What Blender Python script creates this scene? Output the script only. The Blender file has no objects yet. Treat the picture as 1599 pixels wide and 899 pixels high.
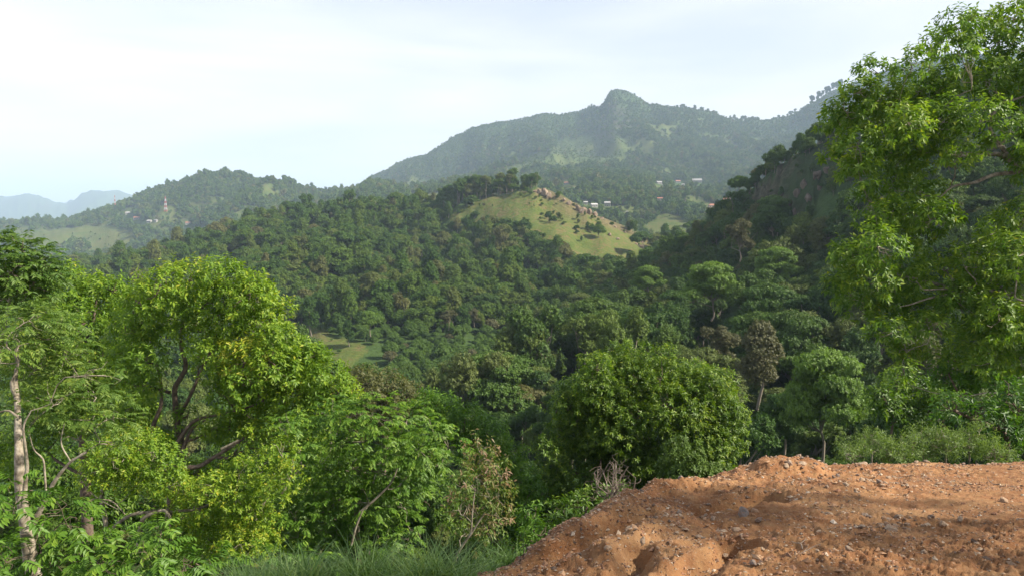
import bpy, math, random
import numpy as np
from mathutils import Vector, Matrix
random.seed(7); RNG = np.random.default_rng(7)
SC = bpy.context.scene
# ------------------------------------------------------------------ camera
W, H, F, TH = 1599.0, 899.0, 1155.0, math.radians(5.17)
cam = bpy.data.cameras.new('camera'); camo = bpy.data.objects.new('camera', cam)
SC.collection.objects.link(camo); SC.camera = camo
cam.sensor_width = 36.0; cam.lens = 36.0 * F / W
cam.clip_start = 0.1; cam.clip_end = 60000
camo.location = (0, 0, 0); camo.rotation_euler = (math.radians(90) - TH, 0, 0)
# ------------------------------------------------------------------ light, sky, exposure
SUN_AZ, SUN_EL = math.radians(100), math.radians(38)
wd = bpy.data.worlds.new('World'); SC.world = wd; wd.use_nodes = True
nt = wd.node_tree; N = nt.nodes; Lk = nt.links; N.clear()
def nd(tree, kind, **kw):
    n = tree.nodes.new(kind)
    for k, v in kw.items():
        if k.startswith('i_'):
            n.inputs[k[2:].replace('_', ' ')].default_value = v
        else: setattr(n, k, v)
    return n
out = nd(nt, 'ShaderNodeOutputWorld'); bg = nd(nt, 'ShaderNodeBackground'); bg.inputs[1].default_value = 0.085
sky = nd(nt, 'ShaderNodeTexSky', sky_type='NISHITA', sun_disc=False, sun_elevation=SUN_EL, sun_rotation=SUN_AZ)
sky.air_density = 1.0; sky.dust_density = 1.5; sky.altitude = 600
tc = nd(nt, 'ShaderNodeTexCoord'); mp = nd(nt, 'ShaderNodeMapping'); mp.inputs['Scale'].default_value = (1.0, 1.0, 5.0)
mp.inputs['Rotation'].default_value = (0.0, math.radians(8), 0.3)
n1 = nd(nt, 'ShaderNodeTexNoise'); n1.inputs['Scale'].default_value = 2.6; n1.inputs['Detail'].default_value = 5; n1.inputs['Roughness'].default_value = 0.45
n1.inputs['Distortion'].default_value = 0.4
cr = nd(nt, 'ShaderNodeMapRange'); cr.inputs[1].default_value = 0.33; cr.inputs[2].default_value = 0.62
cr.inputs[3].default_value = 0.72; cr.inputs[4].default_value = 0.97
mx = nd(nt, 'ShaderNodeMix', data_type='RGBA')
n2 = nd(nt, 'ShaderNodeTexNoise'); n2.inputs['Scale'].default_value = 1.7; n2.inputs['Detail'].default_value = 6; n2.inputs['Roughness'].default_value = 0.5; n2.inputs['Distortion'].default_value = 0.6
mp2 = nd(nt, 'ShaderNodeMapping'); mp2.inputs['Scale'].default_value = (1.0, 1.0, 6.5); mp2.inputs['Rotation'].default_value = (0.0, math.radians(-9), 1.1)
Lk.new(tc.outputs['Generated'], mp2.inputs[0]); Lk.new(mp2.outputs[0], n2.inputs['Vector'])
c2 = nd(nt, 'ShaderNodeValToRGB'); c2.color_ramp.elements[0].position = 0.36; c2.color_ramp.elements[0].color = (5.7, 5.8, 6.1, 1)
c2.color_ramp.elements[1].position = 0.60; c2.color_ramp.elements[1].color = (6.9, 6.8, 6.85, 1); Lk.new(n2.outputs[0], c2.inputs[0]); Lk.new(c2.outputs[0], mx.inputs[7])
Lk.new(tc.outputs['Generated'], mp.inputs[0]); Lk.new(mp.outputs[0], n1.inputs['Vector']); Lk.new(n1.outputs[0], cr.inputs[0])
# the veil of cloud thins towards the zenith
sx = nd(nt, 'ShaderNodeSeparateXYZ'); Lk.new(tc.outputs['Generated'], sx.inputs[0])
zr = nd(nt, 'ShaderNodeMapRange'); zr.inputs[1].default_value = 0.15; zr.inputs[2].default_value = 0.9; zr.inputs[3].default_value = 1.0; zr.inputs[4].default_value = 0.22
Lk.new(sx.outputs[2], zr.inputs[0]); mu = nd(nt, 'ShaderNodeMath', operation='MULTIPLY'); Lk.new(cr.outputs[0], mu.inputs[0]); Lk.new(zr.outputs[0], mu.inputs[1])
Lk.new(mu.outputs[0], mx.inputs[0]); Lk.new(sky.outputs[0], mx.inputs[6]); Lk.new(mx.outputs[2], bg.inputs[0]); Lk.new(bg.outputs[0], out.inputs[0])
sun = bpy.data.lights.new('sun', 'SUN'); suno = bpy.data.objects.new('sun', sun); SC.collection.objects.link(suno)
sun.energy = 5.0; sun.angle = math.radians(1.2); sun.color = (1.0, 0.92, 0.78)
sdir = Vector((math.sin(SUN_AZ) * math.cos(SUN_EL), math.cos(SUN_AZ) * math.cos(SUN_EL), math.sin(SUN_EL)))
suno.rotation_euler = sdir.to_track_quat('Z', 'Y').to_euler(); suno.location = (30, -20, 60)
SC.view_settings.view_transform = 'Standard'; SC.view_settings.look = 'None'
SC.view_settings.exposure = 1.05; SC.view_settings.gamma = 1.0
SC.cycles.max_bounces = 6; SC.cycles.transmission_bounces = 4; SC.cycles.volume_bounces = 1
HAZE = 1.15e-4

# ------------------------------------------------------------------ geometry of the view
cT, sT = math.cos(TH), math.sin(TH)
def P(u, v, D):
    s = (H - 1) / 2 - v; y = F * cT + s * sT; z = s * cT - F * sT; k = D / y
    return np.array([(u - (W - 1) / 2) * k, D, z * k])
def proj(x, y, z):
    d = y * cT - z * sT; up = y * sT + z * cT
    return (W - 1) / 2 + F * x / d, (H - 1) / 2 - F * up / d
def fade(t): return t * t * t * (t * (t * 6 - 15) + 10)
def _hash(ix, iy, iz, seed):
    h = (ix.astype(np.int64) * 374761393 + iy.astype(np.int64) * 668265263 + iz.astype(np.int64) * 2147483647 + seed * 974634777) & 0xffffffff
    h = ((h ^ (h >> 13)) * 1274126177) & 0xffffffff
    h = ((h ^ (h >> 15)) * 2246822519) & 0xffffffff
    return ((h ^ (h >> 16)) & 0xffffff) / float(0xffffff) * 2 - 1
def noise3(x, y, z, seed=0):
    x0, y0, z0 = np.floor(x), np.floor(y), np.floor(z)
    fx, fy, fz = fade(x - x0), fade(y - y0), fade(z - z0); r = 0
    for dx in (0, 1):
        wx = fx if dx else 1 - fx
        for dy in (0, 1):
            wy = fy if dy else 1 - fy
            for dz in (0, 1):
                wz = fz if dz else 1 - fz
                r = r + wx * wy * wz * _hash(x0 + dx, y0 + dy, z0 + dz, seed)
    return r
def noise2(x, y, seed=0):
    x0, y0 = np.floor(x), np.floor(y); fx, fy = fade(x - x0), fade(y - y0); r = 0; z = np.zeros_like(x0)
    for dx in (0, 1):
        for dy in (0, 1):
            r = r + (fx if dx else 1 - fx) * (fy if dy else 1 - fy) * _hash(x0 + dx, y0 + dy, z, seed)
    return r
def fbm(x, y, sc, octv=5, rough=0.5, seed=0, ridged=False):
    r = 0; a = 1; f = 1 / sc; tot = 0
    for o in range(octv):
        n = noise2(x * f + 13.7 * o, y * f + 7.3 * o, seed + o)
        if ridged: n = 1 - 2 * np.abs(n)
        r = r + a * n; tot += a; a *= rough; f *= 2.03
    return r / tot

# ------------------------------------------------------------------ object helpers
def link(o):
    SC.collection.objects.link(o); return o
def tag(o, label=None, cat=None, group=None, kind=None):
    if label: o['label'] = label
    if cat: o['category'] = cat
    if group: o['group'] = group
    if kind: o['kind'] = kind
    return o
def empty(name, loc, label, cat, group=None):
    o = link(bpy.data.objects.new(name, None)); o.location = [float(c) for c in loc]; o.empty_display_size = 0.3
    return tag(o, label, cat, group)
def np_mesh(name, V, polys, mats=(), smooth=False, attrs=None, mat_idx=None):
    """V (n,3); polys = list of int arrays (m,k)"""
    me = bpy.data.meshes.new(name); V = np.asarray(V, dtype=np.float32)
    polys = [np.asarray(p, dtype=np.int32) for p in polys if len(p)]
    me.vertices.add(len(V)); me.vertices.foreach_set('co', V.ravel())
    nl = sum(p.size for p in polys); nf = sum(len(p) for p in polys)
    me.loops.add(nl); me.polygons.add(nf)
    me.loops.foreach_set('vertex_index', np.concatenate([p.ravel() for p in polys]))
    tot = np.concatenate([np.full(len(p), p.shape[1], dtype=np.int32) for p in polys])
    st = np.zeros(nf, dtype=np.int32); st[1:] = np.cumsum(tot)[:-1]
    me.polygons.foreach_set('loop_start', st); me.polygons.foreach_set('loop_total', tot)
    if mat_idx is not None: me.polygons.foreach_set('material_index', np.asarray(mat_idx, dtype=np.int32))
    me.polygons.foreach_set('use_smooth', np.full(nf, bool(smooth)))
    me.update(calc_edges=True)
    for m in mats: me.materials.append(m)
    for nm, (dom, arr) in (attrs or {}).items():
        a = me.attributes.new(nm, 'FLOAT', dom); a.data.foreach_set('value', np.asarray(arr, dtype=np.float32))
    return me
def mobj(name, me, parent=None, loc=None):
    o = link(bpy.data.objects.new(name, me))
    if parent is not None: o.parent = parent
    if loc is not None: o.location = [float(c) for c in loc]
    return o

# ------------------------------------------------------------------ materials
def new_mat(name):
    m = bpy.data.materials.new(name); m.use_nodes = True; t = m.node_tree; t.nodes.clear()
    o = t.nodes.new('ShaderNodeOutputMaterial'); return m, t, o
def ramp(t, fac, stops):
    r = t.nodes.new('ShaderNodeValToRGB'); e = r.color_ramp.elements
    e[0].position = stops[0][0]; e[0].color = (*stops[0][1], 1); e[1].position = stops[-1][0]; e[1].color = (*stops[-1][1], 1)
    for p, c in stops[1:-1]:
        k = e.new(p); k.color = (*c, 1)
    t.links.new(fac, r.inputs[0]); return r.outputs[0]
def noise_n(t, scale, detail=4, rough=0.55, vec=None):
    n = t.nodes.new('ShaderNodeTexNoise'); n.inputs['Scale'].default_value = scale; n.inputs['Detail'].default_value = detail
    n.inputs['Roughness'].default_value = rough
    if vec is not None: t.links.new(vec, n.inputs['Vector'])
    return n.outputs[0]
def mix(t, fac, a, b, blend='MIX'):
    m = t.nodes.new('ShaderNodeMix'); m.data_type = 'RGBA'; m.blend_type = blend
    for s, x in ((0, fac), (6, a), (7, b)):
        if hasattr(x, 'is_linked') or hasattr(x, 'node'): t.links.new(x, m.inputs[s])
        elif s == 0: m.inputs[0].default_value = x
        else: m.inputs[s].default_value = (*x, 1)
    return m.outputs[2]
def attr_n(t, name):
    a = t.nodes.new('ShaderNodeAttribute'); a.attribute_name = name; return a.outputs['Fac']
def math_n(t, op, a, b=None, clamp=False):
    m = t.nodes.new('ShaderNodeMath'); m.operation = op; m.use_clamp = clamp
    for i, x in enumerate((a, b)):
        if x is None: continue
        if hasattr(x, 'node'): t.links.new(x, m.inputs[i])
        else: m.inputs[i].default_value = x
    return m.outputs[0]
def leaf_mat(name, stops, rnd_stops=None, rnd_mix=0.5, trans=0.4, gloss=0.35):
    m, t, o = new_mat(name)
    col = ramp(t, attr_n(t, 'tint'), stops)
    if rnd_stops:
        oi = t.nodes.new('ShaderNodeObjectInfo')
        r2 = ramp(t, oi.outputs['Random'], rnd_stops)
        col = mix(t, rnd_mix, col, r2, 'MIX')
    pr = t.nodes.new('ShaderNodeBsdfPrincipled'); pr.inputs['Roughness'].default_value = 0.5
    pr.inputs['Specular IOR Level'].default_value = gloss; t.links.new(col, pr.inputs['Base Color'])
    tr = t.nodes.new('ShaderNodeBsdfTranslucent')
    tcx = mix(t, 1.0, col, (1.25, 1.3, 0.55), 'MULTIPLY'); t.links.new(tcx, tr.inputs[0])
    ms = t.nodes.new('ShaderNodeMixShader'); ms.inputs[0].default_value = trans
    t.links.new(pr.outputs[0], ms.inputs[1]); t.links.new(tr.outputs[0], ms.inputs[2]); t.links.new(ms.outputs[0], o.inputs[0])
    return m
def simple_mat(name, col_fn, rough=0.85, bump=None, bscale=20, bdist=0.02, spec=0.3):
    m, t, o = new_mat(name); pr = t.nodes.new('ShaderNodeBsdfPrincipled'); pr.inputs['Roughness'].default_value = rough
    pr.inputs['Specular IOR Level'].default_value = spec
    tcn = t.nodes.new('ShaderNodeTexCoord'); c = col_fn(t, tcn.outputs['Object'])
    if isinstance(c, tuple): pr.inputs['Base Color'].default_value = (*c, 1)
    else: t.links.new(c, pr.inputs['Base Color'])
    if bump:
        b = t.nodes.new('ShaderNodeBump'); b.inputs['Strength'].default_value = bump; b.inputs['Distance'].default_value = bdist
        t.links.new(noise_n(t, bscale, 6, 0.65, tcn.outputs['Object']), b.inputs['Height']); t.links.new(b.outputs[0], pr.inputs['Normal'])
    t.links.new(pr.outputs[0], o.inputs[0]); return m

DK = (0.022, 0.055, 0.012)
M_yel = leaf_mat('leaf_yellow_green', [(0, (0.05, 0.115, 0.012)), (0.5, (0.125, 0.225, 0.018)), (0.8, (0.22, 0.31, 0.022)), (1, (0.36, 0.35, 0.035))])
M_grn = leaf_mat('leaf_bright_green', [(0, (0.04, 0.105, 0.012)), (0.55, (0.10, 0.20, 0.018)), (1, (0.22, 0.31, 0.035))])
M_feat = leaf_mat('leaf_compound_green', [(0, (0.045, 0.11, 0.018)), (0.55, (0.115, 0.185, 0.028)), (1, (0.25, 0.29, 0.05))])
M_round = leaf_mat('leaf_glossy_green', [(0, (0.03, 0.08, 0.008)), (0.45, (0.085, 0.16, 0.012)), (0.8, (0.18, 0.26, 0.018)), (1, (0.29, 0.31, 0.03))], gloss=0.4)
M_right = leaf_mat('leaf_dark_mango', [(0, (0.04, 0.105, 0.014)), (0.5, (0.115, 0.205, 0.02)), (0.85, (0.23, 0.31, 0.03)), (1, (0.36, 0.34, 0.035))], gloss=0.4, trans=0.42)
M_pod = leaf_mat('leaf_dry_pods', [(0, (0.06, 0.12, 0.015)), (0.4, (0.12, 0.18, 0.03)), (0.6, (0.24, 0.16, 0.09)), (1, (0.32, 0.20, 0.16))])
M_olive = leaf_mat('leaf_olive', [(0, (0.06, 0.075, 0.022)), (1, (0.15, 0.15, 0.05))])
M_shrub = leaf_mat('leaf_pale_shrub', [(0, (0.07, 0.13, 0.03)), (1, (0.20, 0.27, 0.07))])
M_grass = leaf_mat('grass_blade', [(0, (0.08, 0.17, 0.04)), (1, (0.26, 0.36, 0.12))], trans=0.3)
RS = [(0.0, (0.022, 0.060, 0.016)), (0.25, (0.050, 0.105, 0.018)), (0.45, (0.085, 0.135, 0.022)), (0.62, (0.030, 0.070, 0.020)), (0.8, (0.125, 0.165, 0.028)), (0.93, (0.13, 0.135, 0.045)), (1.0, (0.16, 0.115, 0.06))]
M_for = leaf_mat('forest_leaf', [(0, (0.035, 0.09, 0.014)), (0.6, (0.09, 0.165, 0.022)), (1, (0.20, 0.27, 0.04))], RS, 0.6, trans=0.15, gloss=0.2)
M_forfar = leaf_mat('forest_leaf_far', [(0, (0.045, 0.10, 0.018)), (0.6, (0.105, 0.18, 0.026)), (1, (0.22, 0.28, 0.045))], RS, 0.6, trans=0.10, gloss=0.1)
M_forbrown = leaf_mat('forest_leaf_brown', [(0, (0.06, 0.075, 0.025)), (1, (0.155, 0.14, 0.055))], trans=0.2)
M_forlime = leaf_mat('forest_leaf_lime', [(0, (0.06, 0.13, 0.02)), (1, (0.20, 0.31, 0.04))], trans=0.3)
M_plant = leaf_mat('plantation_leaf', [(0, (0.05, 0.105, 0.018)), (1, (0.125, 0.205, 0.035))], trans=0.15, gloss=0.2)
M_bark = simple_mat('bark_pale', lambda t, c: ramp(t, noise_n(t, 9, 5, 0.6, c), [(0.35, (0.10, 0.08, 0.055)), (0.55, (0.26, 0.22, 0.165)), (0.75, (0.40, 0.36, 0.29))]), bump=0.6, bscale=30)
M_barkd = simple_mat('bark_brown', lambda t, c: ramp(t, noise_n(t, 8, 5, 0.6, c), [(0.3, (0.045, 0.032, 0.022)), (0.6, (0.15, 0.11, 0.08)), (0.8, (0.27, 0.22, 0.17))]), bump=0.6, bscale=30)
M_barkf = simple_mat('bark_forest', lambda t, c: (0.20, 0.17, 0.13))
M_dead = simple_mat('dead_twig', lambda t, c: ramp(t, noise_n(t, 12, 3, 0.5, c), [(0.3, (0.13, 0.09, 0.07)), (0.7, (0.28, 0.23, 0.18))]))

# ------------------------------------------------------------------ terrain layers  (u, v, D)
LAY = [
 # foot of the bank under the viewer
 [(-700,1040,4.3),(0,1010,4.4),(400,965,4.7),(600,960,4.6),(730,915,5.1),(800,885,5.6),(880,835,6.3),(950,795,6.9),(1020,775,7.5),(1090,765,7.9),(1180,745,8.7),(1400,745,9.1),(1599,738,9.5),(2300,735,10.0)],
 [('z',-700,-9.5,14),('z',700,-9.5,14),('z',900,-8.5,14),('z',1200,-6.5,14),('z',2300,-6,14)],
 [('z',-700,-17,40),('z',500,-17,40),('z',800,-17,38),('z',1000,-15.5,36),('z',1250,-17,36),('z',2300,-15,36)],
 [('z',-700,-38,95),('z',300,-38,95),('z',700,-36,95),('z',900,-32,90),('z',1150,-33,85),('z',1300,-31,85),('z',2300,-22,80)],
 # right-hand slope rising / valley floor
 [('z',-700,-52,170),('z',400,-50,175),('z',700,-47,165),(850,600,160),(1000,570,160),(1150,560,150),(1300,530,150),(1599,470,140),(2300,380,140)],
 [('z',-700,-62,260),('z',380,-58,262),(500,552,255),(600,560,250),(700,548,245),(800,580,235),(900,545,250),(1000,500,262),(1100,470,258),(1200,440,235),(1300,400,215),(1400,350,200),(1599,300,190),(2300,240,190)],
 # crest of the right-hand spur (cliff)
 [('z',-700,-75,340),(200,520,360),(400,500,350),(500,500,330),(600,502,320),(700,495,310),(800,505,310),(850,498,325),(900,480,335),(950,462,345),(1000,442,350),(1060,415,348),(1100,385,340),(1150,322,325),(1200,270,308),(1250,236,292),(1300,214,280),(1400,180,270),(1599,120,270),(2300,80,270)],
 # gully behind the spur / flank of the central hill
 [('z',-700,-85,430),(200,478,450),(400,450,440),(500,442,430),(600,440,425),(700,440,415),(800,446,410),(900,462,410),(1000,462,415),(1060,448,430),('z',1150,-28,460),('z',1250,-5,480),('z',1400,25,480),('z',2300,40,480)],
 [('z',-700,-90,560),(200,440,590),(300,415,580),(400,398,570),(500,385,560),(600,380,555),(700,378,550),(760,375,540),(820,365,535),(880,385,520),(940,395,520),(1000,410,520),(1060,405,540),(1150,385,580),('z',1250,0,640),('z',2300,20,640)],
 # crest of the central hill, outcrop line
 [('z',-700,-88,800),(60,428,800),(150,420,790),(220,412,780),(270,402,770),(330,380,760),(400,358,740),(450,347,730),(520,340,720),(600,333,710),(650,322,700),(700,316,660),(760,312,640),(800,306,630),(835,300,620),(880,312,615),(920,333,610),(960,352,605),(1000,370,600),(1030,386,600),(1080,375,640),(1150,360,700),(1250,355,740),(2300,330,740)],
 # hidden hollow
 [('z',-700,-125,1150),('z',60,-120,1150),('z',330,-95,1100),('z',520,-70,1050),('z',620,-50,1000),('z',700,-40,880),('z',800,-32,860),('z',900,-38,840),('z',1000,-38,820),('z',1080,-25,840),(1150,345,860),(1300,338,900),(2300,320,900)],
 # foot of the tower hill / village terrace
 [(-700,430,1500),(0,412,1500),(100,405,1500),(200,400,1480),(300,380,1450),(400,350,1400),(500,336,1400),(600,326,1350),(660,318,1250),(740,320,1200),(860,318,1150),(900,322,1120),(1000,330,1120),(1080,330,1120),(1150,318,1150),(1300,305,1200),(2300,290,1200)],
 # crest of the tower hill, benches below the mountain
 [(-700,350,2150),(-100,350,2150),(0,354,2150),(60,350,2150),(110,350,2150),(150,338,2150),(190,322,2200),(230,305,2250),(270,294,2250),(310,286,2250),(345,284,2250),(385,288,2200),(420,294,2150),(480,300,2100),(560,299,2050),(620,297,2000),(680,293,1950),(730,292,1900),(800,282,1850),(880,275,1850),(960,272,1900),(1040,280,1900),(1100,280,1900),(1180,270,1900),(1300,240,1900),(1500,200,1900),(2300,200,1900)],
 [('z',-700,-110,2700),('z',300,-90,2700),('z',450,-60,2600),(560,318,2500),(620,300,2450),(700,278,2450),(780,255,2500),(850,232,2550),(920,208,2600),(960,196,2600),(1000,205,2600),(1060,215,2600),(1120,222,2600),(1200,228,2600),(1300,195,2600),(1500,120,2600),(2300,120,2600)],
 # mountain crest
 [('z',-700,-140,3400),('z',300,-130,3400),('z',500,-20,3400),(530,308,3400),(560,293,3400),(600,273,3380),(635,250,3350),(665,246,3350),(700,226,3330),(750,201,3300),(800,188,3280),(835,182,3250),(870,189,3220),(905,181,3180),(928,177,3150),(941,168,3120),(947,153,3100),(952,144,3100),(960,141,3100),(974,144,3100),(990,153,3100),(1015,169,3080),(1040,173,3060),(1080,177,3050),(1120,186,3030),(1150,194,3010),(1200,194,3000),(1240,182,2980),(1268,165,2960),(1300,145,2950),(1400,105,2950),(1599,80,2950),(2300,100,2950)],
 [('z',-700,-150,4600),('z',400,-150,4600),('z',600,100,4400),('z',900,250,4300),('z',1300,300,4300),('z',2300,300,4300)],
 [('z',-700,-160,6500),('z',500,-160,6500),('z',2300,0,6500)],
 # far mountains
 [(-700,330,9000),(-200,308,9000),(-60,312,9000),(0,308,9000),(30,307,9000),(60,312,9050),(85,318,9200),(105,321,9300),(120,312,9200),(135,306,9100),(165,303,9100),(195,307,9200),(225,316,9300),(260,330,9400),(400,340,9500),(700,345,9500),(2300,340,9500)],
 [('z',-700,-100,11500),('z',2300,-100,11500)],
 [('z',-700,-150,16000),('z',2300,-150,16000)],
]
def lay_eval(L, t):
    T, D, Z = [], [], []
    for k in L:
        if k[0] == 'z':
            _, u, z, d = k; T.append((u - 799) / 1160.0); D.append(d); Z.append(z)
        else:
            p = P(*k); T.append(p[0] / p[1]); D.append(p[1]); Z.append(p[2])
    return np.interp(t, T, D), np.interp(t, T, Z)
NT, ND = 560, 370
TMAX = 0.86; DMIN, DMAX = 4.2, 16000.0
tg = np.linspace(-TMAX, TMAX, NT)
lg = np.linspace(math.log(DMIN), math.log(DMAX), ND); Dg = np.exp(lg)
def pchip(x, y, q):
    h = np.diff(x); d = np.diff(y) / h; m = np.zeros_like(y)
    w1 = 2 * h[1:] + h[:-1]; w2 = h[1:] + 2 * h[:-1]
    ok = d[:-1] * d[1:] > 0
    mm = np.zeros(len(ok)); mm[ok] = (w1[ok] + w2[ok]) / (w1[ok] / d[:-1][ok] + w2[ok] / d[1:][ok])
    m[1:-1] = mm; m[0] = d[0]; m[-1] = d[-1]
    i = np.clip(np.searchsorted(x, q) - 1, 0, len(x) - 2); s = (q - x[i]) / h[i]; s = np.clip(s, 0, 1)
    return ((1 + 2 * s) * (1 - s) ** 2 * y[i] + s * (1 - s) ** 2 * h[i] * m[i] + s * s * (3 - 2 * s) * y[i + 1] + s * s * (s - 1) * h[i] * m[i + 1])
LD = []; LZ = []
for L in LAY:
    d, z = lay_eval(L, tg); LD.append(d); LZ.append(z)
LD = np.array(LD); LZ = np.array(LZ)
ZG = np.zeros((NT, ND))
for i in range(NT):
    ZG[i] = pchip(LD[:, i], LZ[:, i], Dg)
# smooth a little across columns
for _ in range(0): ZG[1:-1] = 0.25 * ZG[:-2] + 0.5 * ZG[1:-1] + 0.25 * ZG[2:]
XG = tg[:, None] * Dg[None, :]; YG = np.repeat(Dg[None, :], NT, 0)
def sstep(a, b, x):
    s = np.clip((x - a) / (b - a), 0, 1); return s * s * (3 - 2 * s)
crest = np.exp(-np.minimum.reduce([np.abs(np.log(YG / LD[k][:, None])) for k in (6, 9, 12, 14, 17)]) / 0.05)
ZG += sstep(20, 200, YG) * 3.0 * fbm(XG, YG, 60, 3, seed=3)
ZG += sstep(700, 2500, YG) * (1 - 0.97 * crest) * 60 * (fbm(XG * 1.8, YG * 0.5, 420, 4, 0.5, seed=11, ridged=True) - 0.15)
ZG += sstep(4500, 8000, YG) * (1 - 0.9 * crest) * 130 * fbm(XG * 1.8, YG * 0.5, 1200, 4, 0.5, seed=14, ridged=True)
ZG += sstep(400, 520, YG) * sstep(800, 650, YG) * (1 - 0.5 * crest) * 3.5 * fbm(XG, YG, 28, 3, 0.55, seed=15)
ZG += sstep(280, 420, YG) * sstep(900, 700, YG) * (1 - 0.8 * crest) * 14 * (fbm(XG * 1.5, YG * .55, 110, 3, 0.5, seed=16, ridged=True) - .1)
ZG += sstep(300, 700, YG) * (1 - 0.8 * crest) * 5 * fbm(XG, YG, 90, 4, 0.55, seed=12)
def ground(x, y):
    t = x / y; a = np.clip((t + TMAX) / (2 * TMAX) * (NT - 1), 0, NT - 1.001); b = np.clip((np.log(y) - lg[0]) / (lg[-1] - lg[0]) * (ND - 1), 0, ND - 1.001)
    i = a.astype(int); j = b.astype(int); fa = a - i; fb = b - j
    return (ZG[i, j] * (1 - fa) * (1 - fb) + ZG[i + 1, j] * fa * (1 - fb) + ZG[i, j + 1] * (1 - fa) * fb + ZG[i + 1, j + 1] * fa * fb)
def gz(x, y): return float(ground(np.array([float(x)]), np.array([float(y)]))[0])
HOR = np.maximum.accumulate(ZG / YG, axis=1)     # running skyline, to know what is hidden
def hidden(x, y, ztop):
    t = x / y; i = np.clip(((t + TMAX) / (2 * TMAX) * (NT - 1)).round().astype(int), 0, NT - 1)
    j = np.clip(((np.log(y) - lg[0]) / (lg[-1] - lg[0]) * (ND - 1) - 1).astype(int), 0, ND - 1)
    return ztop / y < HOR[i, j] - 0.002
def inpoly(px, py, poly):
    c = np.zeros(px.shape, bool); n = len(poly)
    for i in range(n):
        x1, y1 = poly[i]; x2, y2 = poly[(i + 1) % n]
        if y1 == y2: continue
        c ^= ((y1 > py) != (y2 > py)) & (px < (x2 - x1) * (py - y1) / (y2 - y1) + x1)
    return c
# meadow and rock regions on the land: (outline as seen, depth range, kind)
MEADOW = [
 ([(735,318),(775,303),(835,296),(880,308),(925,332),(960,350),(1020,380),(1000,400),(950,412),(915,404),(895,398),(880,414),(858,398),(838,372),(800,362),(765,352),(715,356),(700,338)], 480, 720, 1.0),
 ([(905,380),(955,392),(1000,400),(985,415),(930,412),(885,408)], 430, 620, 0.8),
 ([(1010,350),(1040,322),(1060,330),(1078,362),(1085,392),(1050,385),(1018,368)], 560, 1100, 0.7),
 ([(630,322),(650,305),(690,294),(715,298),(700,320),(660,330)], 600, 2100, 0.6),
 ([(450,508),(495,505),(520,525),(565,535),(580,548),(545,580),(500,560),(470,530)], 200, 330, 0.75),
 ([(20,362),(80,355),(150,350),(190,358),(200,372),(160,385),(110,380),(80,395),(30,385)], 1300, 2200, 0.6),
 ([(125,392),(160,365),(200,358),(210,372),(195,395),(140,398)], 1300, 2200, 0.9),
 ([(280,362),(310,350),(345,362),(330,378),(290,382)], 1300, 2200, 0.45),
 ([(560,292),(610,291),(660,293),(610,299),(560,300)], 1700, 2500, 0.9),
 ([(800,262),(830,245),(900,215),(960,205),(990,230),(980,250),(900,262),(830,282)], 2000, 2900, 0.22),
 ([(880,290),(930,288),(930,296),(885,300)], 900, 2000, 0.8),
 ([(1060,310),(1085,305),(1115,320),(1100,332),(1062,322)], 850, 1400, 0.6),
]
ROCK = [([(935,190),(955,160),(968,160),(985,180),(980,205),(955,222),(935,215)], 2400, 3200, 0.6),
        ([(1150,325),(1200,275),(1245,245),(1290,222),(1340,205),(1350,240),(1310,275),(1275,310),(1255,345),(1200,365),(1160,355)], 215, 400, 0.8),
        ([(368,285),(388,290),(380,305),(345,318),(335,310)], 1900, 2500, 0.35),
        ([(40,320),(85,322),(75,345),(45,345)], 8000, 9800, 0.6), ([(110,325),(125,316),(130,340),(105,350)], 8000, 9800, 0.5),
        ([(780,680),(815,655),(835,672),(815,690)], 80, 150, 1.2)]
def region(x, y, z, regs):
    u, v = proj(x, y, z); r = np.zeros_like(x)
    wob = 7 * noise2(u / 17, v / 11, 5)
    for poly, d0, d1, w in regs:
        r = np.maximum(r, np.where(inpoly(u + wob, v + wob * 0.6, poly) & (y > d0) & (y < d1), w, 0))
    return r
soil = region(XG, YG, ZG, [([(828,296),(842,292),(858,296),(930,330),(1022,376),(1018,381),(985,368),(920,338),(880,320),(842,304)], 560, 680, .75), ([(840,300),(900,320),(925,345),(905,350),(870,325)], 540, 640, .5)])
meadow = region(XG, YG, ZG, MEADOW); rock = region(XG, YG, ZG, ROCK)
clear = sstep(-.30, -.46, noise2(XG / 45, YG / 60, 71)) * (YG > 900) * (YG < 2750)
meadow = np.maximum(meadow, clear * .55)
near_rock = rock * ((YG > 210) & (YG < 400))
ZG += near_rock * 4.5 * fbm(XG * 3.0, YG * .8, 10, 4, 0.6, seed=21, ridged=True)
idx = np.arange(NT * ND).reshape(NT, ND)
quads = np.stack([idx[:-1, :-1], idx[1:, :-1], idx[1:, 1:], idx[:-1, 1:]], -1).reshape(-1, 4)
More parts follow.
